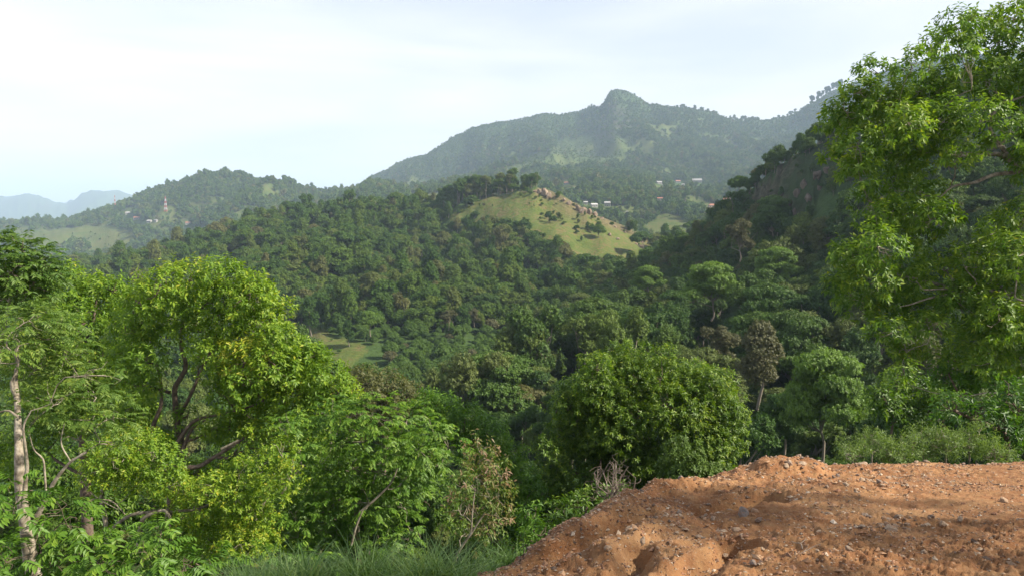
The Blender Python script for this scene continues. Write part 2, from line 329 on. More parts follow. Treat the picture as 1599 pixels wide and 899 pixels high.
def terr_mat():
    m, t, o = new_mat('terrain_cover'); geo = t.nodes.new('ShaderNodeNewGeometry'); pos = geo.outputs['Position']
    nA = noise_n(t, 0.03, 6, 0.6, pos); nB = noise_n(t, 0.35, 5, 0.65, pos); nC = noise_n(t, 0.006, 6, 0.6, pos)
    forest = mix(t, nC, ramp(t, nB, [(0.3, (0.018, 0.042, 0.012)), (0.6, (0.045, 0.085, 0.02))]), ramp(t, nA, [(0.35, (0.03, 0.055, 0.018)), (0.65, (0.075, 0.11, 0.03))]))
    nD = noise_n(t, 0.05, 8, 0.7, pos)
    grass = mix(t, ramp(t, nB, [(0.40, (0, 0, 0)), (0.60, (1, 1, 1))]), ramp(t, nD, [(0.38, (0.055, 0.085, 0.018)), (0.48, (0.115, 0.125, 0.032)), (0.56, (0.15, 0.11, 0.05)), (0.66, (0.09, 0.125, 0.026))]), (0.085, 0.115, 0.026))
    rockc = mix(t, ramp(t, nA, [(0.42, (0, 0, 0)), (0.56, (1, 1, 1))]), ramp(t, nB, [(0.3, (0.03, 0.024, 0.018)), (0.5, (0.075, 0.056, 0.04)), (0.7, (0.14, 0.11, 0.085))]), (0.028, 0.042, 0.016))  # rock and scrub tones, with the shade of the spur's face darkened in
    ma = t.nodes.new('ShaderNodeMath'); ma.operation = 'MULTIPLY'; ma.use_clamp = True; t.links.new(attr_n(t, 'meadow'), ma.inputs[0]); ma.inputs[1].default_value = 1.2
    c = mix(t, ma.outputs[0], forest, grass)
    c = mix(t, math_n(t, 'MULTIPLY', attr_n(t, 'rock'), 0.9, True), c, rockc)
    c = mix(t, attr_n(t, 'soil'), c, ramp(t, nB, [(0.35, (0.06, 0.06, 0.028)), (0.5, (0.13, 0.095, 0.05)), (0.65, (0.19, 0.135, 0.08))]))
    pr = t.nodes.new('ShaderNodeBsdfPrincipled'); pr.inputs['Roughness'].default_value = 0.95; pr.inputs['Specular IOR Level'].default_value = 0.1
    t.links.new(c, pr.inputs['Base Color']); b = t.nodes.new('ShaderNodeBump'); b.inputs['Strength'].default_value = 0.7; b.inputs['Distance'].default_value = 1.5
    t.links.new(nB, b.inputs['Height']); t.links.new(b.outputs[0], pr.inputs['Normal']); t.links.new(pr.outputs[0], o.inputs[0]); return m
M_terr = terr_mat()
me = np_mesh('terrain', np.stack([XG, YG, ZG], -1).reshape(-1, 3), [quads], [M_terr], True, {'meadow': ('POINT', meadow.ravel()), 'rock': ('POINT', rock.ravel()), 'soil': ('POINT', soil.ravel())})
tag(mobj('terrain', me), 'green valley floor, forested slopes and mountains', kind='structure')
# ------------------------------------------------------------------ dirt ledge the viewer stands on
EDGE = [(-700,1040,4.4),(0,1010,4.5),(400,965,4.8),(600,945,4.9),(690,912,5.1),(730,899,5.3),(800,866,5.8),(880,817,6.5),(950,778,7.1),(1020,757,7.7),(1090,747,8.1),(1150,728,8.7),(1180,722,8.9),(1250,721,9.1),(1330,718,9.2),(1400,721,9.3),(1500,719,9.5),(1599,716,9.8),(2300,712,10.5)]
def edge(t): return lay_eval(EDGE, t)
def plane_z(x, y):
    t = x / np.maximum(y, 0.3); De, Ze = edge(t); s = np.clip((y - 2.2) / (De - 2.2), 0, 1.0)
    return -1.74 + (Ze + 1.74) * s, De
def on_plane(u, v):
    lo, hi = 1.5, 14.0
    for _ in range(40):
        md = (lo + hi) / 2; p = P(u, v, md); z = float(plane_z(np.array([p[0]]), np.array([p[1]]))[0][0])
        if p[2] > z: lo = md
        else: hi = md
    return P(u, v, lo)
def chan(x, y, pts, w, depth):
    pts = [on_plane(*p)[:2] for p in pts]; best = np.full(x.shape, 1e9)
    wob = 0.05 * noise2(x * 3, y * 3, 77)
    for (x1, y1), (x2, y2) in zip(pts[:-1], pts[1:]):
        dx, dy = x2 - x1, y2 - y1; s = np.clip(((x - x1) * dx + (y - y1) * dy) / (dx * dx + dy * dy), 0, 1)
        best = np.minimum(best, np.hypot(x - x1 - s * dx, y - y1 - s * dy) + wob)
    return -depth * np.exp(-(np.maximum(best, 0) / w) ** 4)
def ledge_z(x, y, detail=True):
    z, De = plane_z(x, y)
    De = De + 0.16 * fbm(x, y, 0.9, 3, seed=31)
    over = np.maximum(y - De, 0); z = z - 1.9 * over ** 1.35 - 0.06 * sstep(-0.5, 0.0, y - De)
    z = z + chan(x, y, [(1190,775),(1120,790),(1055,800),(985,815),(930,845),(860,872),(800,900)], 0.19, 0.22)
    z = z + chan(x, y, [(1150,850),(1115,862),(1085,880),(1060,905)], 0.14, 0.17)
    z = z + chan(x, y, [(1000,860),(990,885),(970,905)], 0.12, 0.13)
    z = z + chan(x, y, [(1215,738),(1250,735)], 0.30, -0.14)
    z = z + chan(x, y, [(1090,760),(1010,775),(930,812),(850,860)], 0.13, -0.07)
    z = z + chan(x, y, [(1060,815),(1000,835),(950,865)], 0.12, -0.06)
    vis = sstep(0.75, 0.35, x / np.maximum(y, 0.3)) * 0.7 + 0.3
    z = z + 0.060 * fbm(x * 1.0, y * 1.6, 0.9, 3, seed=32) * vis + 0.045 * fbm(x + 0.5 * y, y * 1.3 - x * 0.3, 0.26, 4, 0.6, seed=33, ridged=True) * vis
    if detail: z = z + 0.040 * fbm(x, y, 0.10, 4, 0.65, seed=34, ridged=True) * (0.35 + 0.65 * sstep(-0.2, 0.5, noise2(x * 1.3, y * 1.9, 35)))
    return z
tcol = np.concatenate([np.linspace(-1.4, -0.17, 50), np.linspace(-0.16, 0.76, 450), np.linspace(0.80, 1.4, 40)])
Dl = np.concatenate([np.exp(np.linspace(math.log(0.45), math.log(3.0), 25))[:-1], np.exp(np.linspace(math.log(3.0), math.log(12.0), 320))])
De_, _ = edge(tcol)
Dl2 = Dl[None, :] * np.ones((len(tcol), 1)); Dl2 = np.minimum(Dl2, De_[:, None] + 1.0 + 0.002 * np.arange(len(Dl))[None, :])
XL = tcol[:, None] * Dl2; ZL = ledge_z(XL, Dl2)
ii = np.arange(XL.size).reshape(XL.shape)
ql = np.stack([ii[:-1, :-1], ii[1:, :-1], ii[1:, 1:], ii[:-1, 1:]], -1).reshape(-1, 4)
def dirt_mat():
    m, t, o = new_mat('red_dirt'); geo = t.nodes.new('ShaderNodeNewGeometry'); pos = geo.outputs['Position']
    a = noise_n(t, 0.9, 6, 0.6, pos); b = noise_n(t, 9, 6, 0.7, pos); c = noise_n(t, 45, 4, 0.7, pos)
    col = ramp(t, a, [(0.3, (0.18, 0.078, 0.034)), (0.5, (0.255, 0.122, 0.054)), (0.66, (0.33, 0.185, 0.088))])
    col = mix(t, ramp(t, b, [(0.45, (0, 0, 0)), (0.75, (0.8, 0.8, 0.8))]), col, (0.36, 0.215, 0.100))
    col = mix(t, ramp(t, b, [(0.25, (0.6, 0.6, 0.6)), (0.42, (0, 0, 0))]), col, (0.17, 0.062, 0.026))
    col = mix(t, ramp(t, c, [(0.60, (0, 0, 0)), (0.72, (0.75, 0.75, 0.75))]), col, (0.45, 0.34, 0.24))
    col = mix(t, ramp(t, c, [(0.30, (0.6, 0.6, 0.6)), (0.40, (0, 0, 0))]), col, (0.13, 0.07, 0.045))
    pr = t.nodes.new('ShaderNodeBsdfPrincipled'); pr.inputs['Roughness'].default_value = 0.92; pr.inputs['Specular IOR Level'].default_value = 0.15
    t.links.new(col, pr.inputs['Base Color']); bp = t.nodes.new('ShaderNodeBump'); bp.inputs['Strength'].default_value = 0.9; bp.inputs['Distance'].default_value = 0.02
    t.links.new(noise_n(t, 28, 7, 0.75, pos), bp.inputs['Height']); t.links.new(bp.outputs[0], pr.inputs['Normal']); t.links.new(pr.outputs[0], o.inputs[0]); return m
M_dirt = dirt_mat()
me = np_mesh('dirt_ground', np.stack([XL, Dl2, ZL], -1).reshape(-1, 3), [ql], [M_dirt], True)
dirt = tag(mobj('dirt_ground', me), 'eroded red dirt ledge strewn with stones in the foreground', kind='structure')
# the flat yard the ledge belongs to, behind and beside the viewer
gx, gy = np.meshgrid(np.linspace(-16, 20, 60), np.linspace(-22, 0.62, 40), indexing='ij')
g = np.arange(gx.size).reshape(gx.shape)
gzv = -1.765 + 0.02 * noise2(gx, gy, 4)
me = np_mesh('yard_ground', np.stack([gx, gy, gzv], -1).reshape(-1, 3), [np.stack([g[:-1, :-1], g[1:, :-1], g[1:, 1:], g[:-1, 1:]], -1).reshape(-1, 4)], [M_dirt], True)
tag(mobj('yard_ground', me), kind='structure')

# ------------------------------------------------------------------ leaves and branches
def unit(a): return a / np.maximum(np.linalg.norm(a, axis=-1, keepdims=True), 1e-9)
def sphere_dirs(n, rng):
    return unit(rng.normal(size=(n, 3)))
def blob_sprigs(blobs, per_m2, rng, squash=0.85, inner=0.55, rag=0.30):
    """blobs: (cx,cy,cz,r[,flat]) -> sprig centres, axes, blob tint"""
    C, A, T = [], [], []
    for b in blobs:
        c = np.array(b[:3], float); r = b[3]; fl = b[4] if len(b) > 4 else squash
        n = max(8, int(per_m2 * 4 * math.pi * r * r)); d = sphere_dirs(int(n * 1.5), rng)
        d = d[(d[:, 2] > -0.45) | (rng.random(len(d)) < 0.45)][:n]
        rr = r * (inner + (1.05 - inner) * rng.random(len(d)) ** 0.55) * (1 + rag * noise3(d[:, 0] * 2.1 + c[0] * 3, d[:, 1] * 2.1 + c[1], d[:, 2] * 2.1, 5))
        C.append(c + d * rr[:, None] * np.array([1, 1, fl])); A.append(unit(d * 0.9 + np.array([0, 0, 0.45]) + rng.normal(size=d.shape) * 0.35))
        T.append(np.full(len(d), rng.normal() * 0.07))
    return np.concatenate(C), np.concatenate(A), np.concatenate(T)
def basis(A):
    ref = np.where(np.abs(A[:, 2:3]) > 0.9, np.array([[1.0, 0, 0]]), np.array([[0, 0, 1.0]]))
    b1 = unit(np.cross(A, ref)); return b1, np.cross(A, b1)
def make_leaves(C, A, T, k, L, ll, lw, rng, mode='spiral', fold=True, tip=0.3, droop=0.3, tb=0.4, nout=1.0):
    """returns verts, quads, per-face tint"""
    n = len(C)
    if mode == 'pinnate':
        A = unit(A * np.array([1, 1, 0.5]) + np.array([0, 0, -0.05]))
    b1, b2 = basis(A); phi0 = rng.random(n) * 6.28; up = np.array([0, 0, 1.0])
    Ps, Ds, Ns, Ts = [], [], [], []
    for j in range(k):
        if mode == 'pinnate':
            s = (j // 2 + 0.6) / (k / 2); side = unit(np.cross(A, up)) * (1 if j % 2 else -1)
            Ps.append(C + A * (s * L) + up * (-0.35 * L * s * s)); Ds.append(unit(side * 0.85 + A * 0.45 - up * (droop + 0.25 * s) + rng.normal(size=A.shape) * 0.10))
            Ns.append(unit(up + A * 0.5 * s + rng.normal(size=A.shape) * 0.15))
        else:
            s = (j + 0.5) / k; ph = phi0 + j * 2.4
            rad = b1 * np.cos(ph)[:, None] + b2 * np.sin(ph)[:, None]
            Ps.append(C + A * (s * L)); Ds.append(unit(A * (0.15 + 0.6 * s) + rad * 0.95 - up * droop + rng.normal(size=A.shape) * 0.2))
            Ns.append(unit(A * nout + up * 0.7 + rng.normal(size=A.shape) * 0.35))
        Ts.append(tb + T + tip * (s - 0.4) + rng.normal(size=n) * 0.11)
    Pn, Dn, Nn, Tn = map(np.concatenate, (Ps, Ds, Ns, Ts)); m = len(Pn)
    Nn = unit(Nn - Dn * (Nn * Dn).sum(1, keepdims=True)); S = np.cross(Dn, Nn)
    sz = (0.75 + 0.5 * rng.random(m))[:, None]; l = ll * sz; w = lw * sz
    R = Pn + Dn * l * 0.45 + S * w / 2 + Nn * w * 0.14; Lf = Pn + Dn * l * 0.45 - S * w / 2 + Nn * w * 0.14
    Tp = Pn + Dn * l - up * l * 0.12
    i = np.arange(m)[:, None]
    if fold:
        M = Pn + Dn * l * 0.45 - Nn * w * 0.10
        V = np.stack([Pn, R, Tp, Lf, M], 1).reshape(-1, 3)
        Q = np.concatenate([i * 5 + np.array([0, 1, 2, 4]), i * 5 + np.array([0, 4, 2, 3])]); TT = np.concatenate([Tn, Tn])
    else:
        V = np.stack([Pn, R, Tp, Lf], 1).reshape(-1, 3); Q = i * 4 + np.array([0, 1, 2, 3]); TT = Tn
    return V, Q, np.clip(TT, 0, 1)
def crown_mesh(name, blobs, mat, rng, dens=9, k=8, L=0.22, ll=0.16, lw=0.07, mode='spiral', fold=True, squash=0.85, inner=0.55, **kw):
    C, A, T = blob_sprigs(blobs, dens, rng, squash, inner)
    V, Q, TT = make_leaves(C, A, T, k, L, ll, lw, rng, mode, fold, **kw)
    return np_mesh(name, V, [Q], [mat], False, {'tint': ('FACE', TT)})
def tube(paths, sides=6):
    """paths: list of (pts (n,3), radii) -> verts, quads"""
    Vs, Qs, off = [], [], 0
    ang = np.arange(sides) / sides * 2 * math.pi
    for pts, rad in paths:
        pts = np.asarray(pts, float); rad = np.asarray(rad, float); n = len(pts)
        T = unit(np.gradient(pts, axis=0)); ref = np.array([0.3, 0.9, 0.2]); b1 = unit(np.cross(T, ref)); b2 = np.cross(T, b1)
        V = pts[:, None] + (b1[:, None] * np.cos(ang)[None, :, None] + b2[:, None] * np.sin(ang)[None, :, None]) * rad[:, None, None]
        Vs.append(V.reshape(-1, 3)); r = np.arange(n - 1)[:, None] * sides; c = np.arange(sides)[None, :]; c2 = (c + 1) % sides
        Qs.append(np.stack([r + c, r + c2, r + sides + c2, r + sides + c], -1).reshape(-1, 4) + off); off += n * sides
    return np.concatenate(Vs), np.concatenate(Qs)
def curve(p0, p1, rng, n=7, crook=0.12, sag=0.0):
    p0 = np.array(p0, float); p1 = np.array(p1, float); d = np.linalg.norm(p1 - p0); s = np.linspace(0, 1, n)[:, None]
    w = rng.normal(size=3) * crook * d; w2 = rng.normal(size=3) * crook * d * 0.6
    return p0 + (p1 - p0) * s + w * np.sin(s * math.pi) + w2 * np.sin(s * 2 * math.pi) + np.array([0, 0, sag * d]) * np.sin(s * math.pi) + rng.normal(size=(n, 3)) * 0.012 * d * np.sin(s * math.pi)
def smooth_path(pts, n=5):
    pts = np.asarray(pts, float); k = len(pts); q = np.linspace(0, k - 1, (k - 1) * n + 1)
    return np.stack([pchip(np.arange(k, dtype=float), pts[:, a], q) if k > 2 else np.interp(q, np.arange(k), pts[:, a]) for a in range(3)], 1)
def near_tree(name, base, limbs, blobs, leafmat, barkmat, label, cat='tree', group=None, seed=1, twigs=4, limb_r=0.05, tw_r=0.012, reach=1.0, **crown):
    """base: world point; limbs: list of (points, r0, r1) world, first is the trunk; blobs world"""
    rng = np.random.default_rng(seed); base = np.array(base, float)
    root = empty(name, base, label, cat, group); skel = []
    for q, (pts, r0, r1) in enumerate(limbs):
        pt = smooth_path(pts); rad = np.linspace(r0, r1, len(pt)) * (1 + 0.06 * rng.normal(size=len(pt))); skel.append((pt, rad))
        V, Q = tube([(pt - base, rad)], 9)
        mobj('trunk' if q == 0 else 'limb', np_mesh('trunk', V, [Q], [barkmat], True), root)
    SP = np.concatenate([s[0] for s in skel]); SR = np.concatenate([s[1] for s in skel])
    paths = []
    order = sorted(blobs, key=lambda b: np.linalg.norm(np.array(b[:3]) - base))
    for b in order:
        c = np.array(b[:3]); r = b[3]
        cost = np.linalg.norm(SP - c, axis=1) + np.maximum(SP[:, 2] - c[2] + 0.2 * r, 0) * 1.5; j = int(np.argmin(cost))
        r0 = min(SR[j] * 0.75, limb_r); pt = curve(SP[j], c, rng, 8, 0.10, 0.04); rad = np.linspace(r0, max(tw_r * 1.3, r0 * 0.45), 8)
        paths.append((pt - base, rad)); SP = np.concatenate([SP, pt[2:]]); SR = np.concatenate([SR, rad[2:]])
        for _ in range(twigs):
            d = unit(rng.normal(size=3) + np.array([0, 0, 0.3])); e = c + d * r * (0.7 + 0.3 * rng.random()) * reach
            s = pt[-1 - int(rng.integers(0, 3))]; paths.append((curve(s, e, rng, 5, 0.14) - base, np.linspace(max(tw_r, r0 * 0.4), tw_r * 0.4, 5)))
    V, Q = tube(paths, 5)
    tag(mobj('branches', np_mesh('branches', V, [Q], [barkmat], True), root), kind='stuff')
    bl = [(b[0] - base[0], b[1] - base[1], b[2] - base[2], *b[3:]) for b in blobs]
    tag(mobj('foliage', crown_mesh('foliage', bl, leafmat, rng, **crown), root), kind='stuff')
    return root
def B(lst, D, rng, spread=0.8, back=0.5, scale=1.0):
    """leaf lobes given where they are seen: (u, v, r) -> world, with lobes behind them for depth"""
    o = []
    for q in lst:
        u, v, r = q[:3]; d = (q[3] if len(q) > 3 else D) + rng.normal() * spread * 0.5; R = r * d / F * scale
        o.append((*P(u, v, d), R))
        if rng.random() < back: o.append((*P(u + rng.normal() * r * 0.4, v + 0.25 * r + rng.normal() * r * 0.3, d + R * (1.2 + rng.random())), R * 0.95))
    return o
def LP(pts, D): return [P(u, v, d[0] if d else D) for u, v, *d in pts]

# ------------------------------------------------------------------ the near trees
r = np.random.default_rng(101)
# slender pale-barked tree at far left: dark round top, feathery crown lower down
tb = B([(15,425,40),(50,412,38),(0,395,38),(30,392,30),(62,435,28),(40,455,34),(5,465,38),(75,425,18)], 15.5, r, .5, .6)
near_tree('compound_leaf_tree', P(-40, 900, 16), [(LP([(-60,960),(-40,800),(-20,650),(0,540),(15,470),(20,440)], 15.5), .10, .02), (LP([(10,490),(25,440),(40,420)], 15.5), .02, .01)], tb, M_feat, M_bark,
  'dark green feathery-leaved treetop standing highest at the left edge, above the yellow-green crowns', group=None, seed=5, dens=26, k=14, L=0.30, ll=0.105, lw=0.04, mode='pinnate', tb=0.25, tip=.2)
tb = B([(10,540,38),(55,530,40),(100,545,38),(60,580,38),(20,600,38),(120,590,34),(150,620,34),(90,630,40),(45,500,36),(95,505,30),(5,500,36),(140,655,36),(180,650,28),(60,650,28),(25,640,26),(165,585,26),(110,680,26),(180,690,22)], 12.5, r, .9, .5)
near_tree('slender_tree', P(62, 980, 11.5), [(LP([(66,990),(52,899),(42,840),(33,775),(29,700,11.6),(27,640,12.0),(24,590,12.6),(27,545,13.0),(24,505,13.2)], 11.5), .125, .003),
   (LP([(44,835),(72,775),(85,750),(110,720),(135,705)], 11.6), .045, .015), (LP([(36,790),(40,745),(42,722),(36,670),(48,640)], 11.3), .04, .008),
   (LP([(72,775),(68,720),(52,700),(44,670)], 11.8), .018, .006), (LP([(28,650),(10,640),(-20,650)], 11.4), .02, .01), (LP([(110,720),(95,690),(100,660)], 11.8), .014, .005), (LP([(48,860),(75,805),(96,803)], 11.6), .012, .004)],
   tb, M_feat, M_bark, 'slender tree with pale mottled trunk and feathery compound leaves at the left edge', seed=6, dens=24, k=14, L=0.26, ll=0.08, lw=0.032, mode='pinnate', tb=0.42, tip=.25, limb_r=.03, tw_r=.006)
tb = B([(105,465,34),(150,458,32),(182,452,20),(80,490,36),(125,505,34),(165,500,18),(60,470,25),(150,560,36),(190,580,34),(120,620,40),(175,640,40),(215,640,24),(200,690,30),(90,560,40),(40,690,36),(10,720,36),(110,650,34),(195,545,22),(205,478,24),(195,510,26),(210,560,24),(180,610,28),(100,600,34),(60,610,34),(60,560,34)], 24, r, 1.2, .7)
near_tree('yellow_green_tree', P(130, 870, 24), [(LP([(140,900),(135,800),(130,700),(140,620),(135,560),(120,510)], 24), .20, .07),(LP([(140,620),(128,560),(145,500),(150,470)], 24), .08, .03),(LP([(135,600),(105,560),(82,520)], 23.5), .07, .03)], tb, M_yel, M_barkd,
  'yellow-green tree crown between the dark feathery treetop and the biggest left-hand crown', seed=7, dens=20, k=8, fold=False, L=0.20, ll=0.145, lw=0.066, limb_r=.06, tb=.5)
big = [(250,447,34),(295,438,36),(345,440,38),(390,458,36),(420,490,34),(225,475,34),(268,478,36),(315,478,38),(362,482,40),(400,515,36),(205,520,30),(240,520,32),(205,565,26),(218,605,24),(432,530,30),(300,515,26),(350,525,30),(385,560,36),(430,570,38),(470,562,34),(505,585,34),(528,612,28),(455,615,40),(405,615,34),(500,640,40),(190,640,24),(200,675,26),(430,665,38),(378,600,26),(475,680,36),(395,680,24),(462,545,22),(490,555,20),(340,555,28),(370,590,28),(352,620,26),(385,645,26),(228,565,26),(222,640,24),(215,600,26),(345,590,22),(320,540,22),(245,690,24),(330,670,22),(360,670,22),(290,650,16),(300,745,26),(340,735,24)]
tb = B(big, 20.5, r, 1.2, .45)
near_tree('crooked_tree', P(262, 830, 21), [(LP([(262,860),(268,760),(284,705),(276,655),(272,610),(290,570),(282,535),(285,490)], 21), .13, .035),
   (LP([(268,750),(240,715),(238,672),(252,625),(250,590),(235,550)], 20.6), .09, .025), (LP([(276,655),(296,618),(315,575),(330,545),(345,500)], 21.2), .06, .02),
   (LP([(276,690),(305,655),(345,645),(400,630),(440,600)], 20.4), .055, .02), (LP([(268,730),(305,728),(335,712),(362,695),(385,680)], 19.8), .075, .035),
   (LP([(265,612),(240,606),(215,612)], 20.8), .05, .02),(LP([(335,712),(355,714),(378,690)],19.8),.05,.02),(LP([(284,705),(300,668),(320,655)], 20.5), .06, .02)],
   tb, M_yel, M_barkd, 'biggest yellow-green tree at left with crooked dark limbs showing through a gap', seed=8, dens=24, k=8, fold=False, L=0.18, ll=0.13, lw=0.058, limb_r=.06, tb=.5)
tb = B([(165,708,34),(200,700,34),(235,705,34),(258,728,30),(150,735,28),(195,738,34),(230,745,30),(270,760,26),(330,765,32),(370,780,34),(310,800,36),(350,815,38),(395,810,34),(290,835,32),(330,850,38),(375,850,34),(300,765,26),(410,845,26),(420,775,28),(450,745,28),(410,735,30),(375,735,28),(440,705,24),(190,720,20)], 14.6, r, .8, .4)
near_tree('low_yellow_tree', P(190, 960, 15), [(LP([(170,960),(168,880),(165,820),(158,778),(166,745)], 15), .055, .035),(LP([(215,860),(222,810),(255,796),(266,812),(262,830)], 14.4), .05, .02),(LP([(166,830),(215,800),(300,795),(340,780)], 14.8), .04, .02),
  (LP([(135,778),(170,780),(195,802)], 14.3), .02, .01),(LP([(130,755),(150,775),(185,795)], 14.3), .012, .008),(LP([(345,700),(365,690),(372,686)], 16), .03,.02)], tb, M_yel, M_bark, 'low tree with yellowest small leaves, in front of the crooked-limbed tree at lower left', seed=9, dens=38, k=8, L=0.12, ll=0.08, lw=0.040, limb_r=.03, tw_r=.006, tb=.58)
fe = [(545,650,38),(590,650,36),(635,655,36),(675,672,32),(700,695,22),(560,690,38),(610,695,38),(655,705,34),(515,690,36),(500,725,36),(545,735,38),(590,735,36),(635,745,30),(480,765,36),(525,780,36),(575,785,36),(620,790,30),(460,800,34),(505,825,36),(555,835,36),(600,840,34),(640,825,28),(440,840,34),(480,870,34),(560,875,34),(620,880,30),(690,725,20),(465,705,30),(520,640,26),(450,660,22)]
tb = B(fe, 16.5, r, 1.0, .4)
near_tree('feathery_tree', P(560, 960, 17), [(LP([(570,960),(562,870),(556,820),(560,780),(575,740)], 17), .10, .05),(LP([(548,850),(556,820),(566,795)], 15.4), .03, .015),(LP([(560,800),(592,772),(612,750),(620,730)], 15.6), .03, .012),(LP([(440,770),(455,745),(475,725)], 15.3), .025, .012)], tb, M_grn, M_bark,
  'bright green feathery tree left of the bush with dried pods', seed=10, dens=19, k=14, L=0.27, ll=0.095, lw=0.04, mode='pinnate', limb_r=.035, tw_r=.006, tb=.5, droop=.4)
tb = B([(752,715,26),(742,745,28),(765,775,28),(732,790,26),(758,820,26),(725,755,20),(745,695,18),(770,745,20),(735,830,24),(775,800,20),(715,790,20)], 13.0, r, .5, .5)
near_tree('dry_pod_bush', P(715, 905, 12.6), [(LP([(700,915),(712,868),(735,832),(756,800)], 12.4), .03, .012),(LP([(735,832),(738,790),(742,760)], 12.4), .016, .006)], tb, M_pod, M_bark,
  'thin bush with brownish-pink dried pods beside the feathery tree', cat='bush', seed=11, dens=17, k=8, L=0.16, ll=0.095, lw=0.036, limb_r=.014, tw_r=.004, tb=.45, tip=.1, droop=.6)
tb = B([(690,640,30),(725,655,30),(760,680,30),(790,715,30),(812,750,28),(820,785,24),(800,815,28),(780,790,26),(700,670,28),(740,700,30),(775,735,28),(665,632,22),(830,765,16),(790,845,26),(820,830,22),(760,860,28),(735,875,26),(805,870,20)], 27, r, 1.0, .7)
near_tree('green_tree', P(760, 900, 28), [(LP([(765,930),(765,830),(755,760),(740,710)], 28), .16, .06)], tb, M_grn, M_barkd, 'mid green tree behind the dried-pod bush, left of the dark round tree', seed=12, dens=18, k=8, L=0.22, ll=0.15, lw=0.065, tb=.38, limb_r=.05)
tb = B([(565,598,26),(600,604,26),(632,615,22),(585,625,28),(620,636,26),(555,625,24),(648,640,18),(560,655,26),(600,660,30),(545,590,16)], 52, r, 2, .7)
near_tree('olive_tree', P(598, 735, 53), [(LP([(598,745),(600,690),(602,650),(585,615)], 53), .30, .10),(LP([(602,655),(615,625),(625,610)], 52), .12, .05),(LP([(600,665),(580,640),(566,612)], 52), .12, .05)], tb, M_olive, M_barkd, 'brownish olive tree peeping over the bright left-hand crowns', seed=13, dens=5, k=8, L=0.45, ll=0.30, lw=0.13, limb_r=.10, tw_r=.03)
tb = B([(20,800,36),(60,850,42),(110,825,36),(140,870,40),(190,845,36),(10,870,40),(235,870,36),(90,785,26),(290,890,36),(400,885,34),(445,880,32),(30,760,24),(190,890,40),(100,895,40),(340,900,40),(250,830,20),(500,890,30)], 11.2, r, .8, .6)
near_tree('understory_bush', P(150, 990, 11.4), [(LP([(150,990),(150,930),(160,880)], 11.4), .04, .02)], tb, M_grn, M_barkd, 'fresh green understory bush filling the lower left corner round the pale trunk', cat='bush', seed=14, dens=10, k=12, L=0.28, ll=0.125, lw=0.055, mode='pinnate', limb_r=.02, tw_r=.005, tb=.38, droop=.4)
# darker growth that closes the view behind the left trees
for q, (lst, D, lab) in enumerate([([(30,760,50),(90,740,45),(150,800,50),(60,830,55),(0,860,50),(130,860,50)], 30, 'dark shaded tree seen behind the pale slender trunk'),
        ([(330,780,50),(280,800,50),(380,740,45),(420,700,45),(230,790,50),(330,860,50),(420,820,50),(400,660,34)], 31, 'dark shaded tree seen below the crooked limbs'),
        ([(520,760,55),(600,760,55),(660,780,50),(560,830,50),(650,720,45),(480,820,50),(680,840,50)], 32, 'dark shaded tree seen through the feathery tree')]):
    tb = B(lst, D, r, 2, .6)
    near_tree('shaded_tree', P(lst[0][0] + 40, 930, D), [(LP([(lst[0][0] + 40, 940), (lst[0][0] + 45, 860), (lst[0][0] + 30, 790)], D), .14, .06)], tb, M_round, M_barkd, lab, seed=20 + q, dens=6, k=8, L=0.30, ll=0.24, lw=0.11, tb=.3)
# the big round tree
rr2 = np.random.default_rng(202); cc = P(1015, 655, 36.5); px = 36.5 / F; rb = []
for i in range(125):
    d = unit(rr2.normal(size=3)); 
    if d[2] < -0.75: continue
    rx = 152 - 34; rz = 128 - 30
    k = 0.80 + 0.24 * rr2.random(); rb.append((cc[0] + d[0] * rx * px * k, cc[1] + d[1] * rx * px * k * .8, cc[2] + d[2] * rz * px * k, (19 + 17 * rr2.random()) * px))
for i in range(26):
    d = unit(rr2.normal(size=3) + np.array([0, 0, .5])); rb.append((cc[0] + d[0] * 150 * px, cc[1] + d[1] * 130 * px * .8, cc[2] + d[2] * 122 * px, (9 + 8 * rr2.random()) * px))
rb += B([(925,600,32),(900,612,26),(885,640,28),(905,660,30),(880,680,30),(868,715,30),(858,745,28),(845,700,20),(890,740,34),(920,770,30),(880,775,26),(1120,660,34),(1138,690,26),(1110,715,34),(1130,640,26),(1090,735,30),(1050,745,28),(1000,748,28),(960,750,30),(1140,665,22),(845,770,24),(1105,600,26),(935,575,22)], 35, rr2, 1, .4)
near_tree('round_tree', P(1015, 800, 36.5), [(LP([(1012,820),(1010,770),(1014,720),(1008,680)], 36.5), .28, .14),(LP([(1010,770),(1040,735),(1060,690)], 36), .12, .05),(LP([(1010,755),(980,730),(950,690),(938,640)], 36), .14, .05),(LP([(938,800),(935,745),(940,700)], 35), .1, .04),(LP([(1080,800),(1078,750),(1080,700)],35.5),.1,.04)],
  rb, M_round, M_barkd, 'big dense round-crowned tree standing right behind the edge of the red dirt', seed=30, dens=10, k=9, fold=False, L=0.24, ll=0.18, lw=0.08, tb=.45, tip=.38, limb_r=.07)
# shrubs under the round tree along the slope
for q, (lst, D, mat, lab) in enumerate([([(815,850,22),(840,835,22),(790,865,18),(830,805,20)], 18, M_grn, 'low green bush on the bank just below the crest of the dirt slope'),
        ([(905,790,20),(930,775,20),(880,800,20),(955,770,16),(860,825,20)], 19, M_round, 'dark green bush behind the dry leafless shrub')]):
    tb = B(lst, D, r, 1, .8); b = P(lst[0][0], lst[0][1] + 60, D)
    near_tree('bank_bush', b, [([b, b + np.array([.1, 0, .6]), b + np.array([.2, .1, 1.1])], .05, .02)], tb, mat, M_barkd, lab, cat='bush', seed=40 + q, dens=14, k=8, L=0.2, ll=0.14, lw=0.06, limb_r=.03)
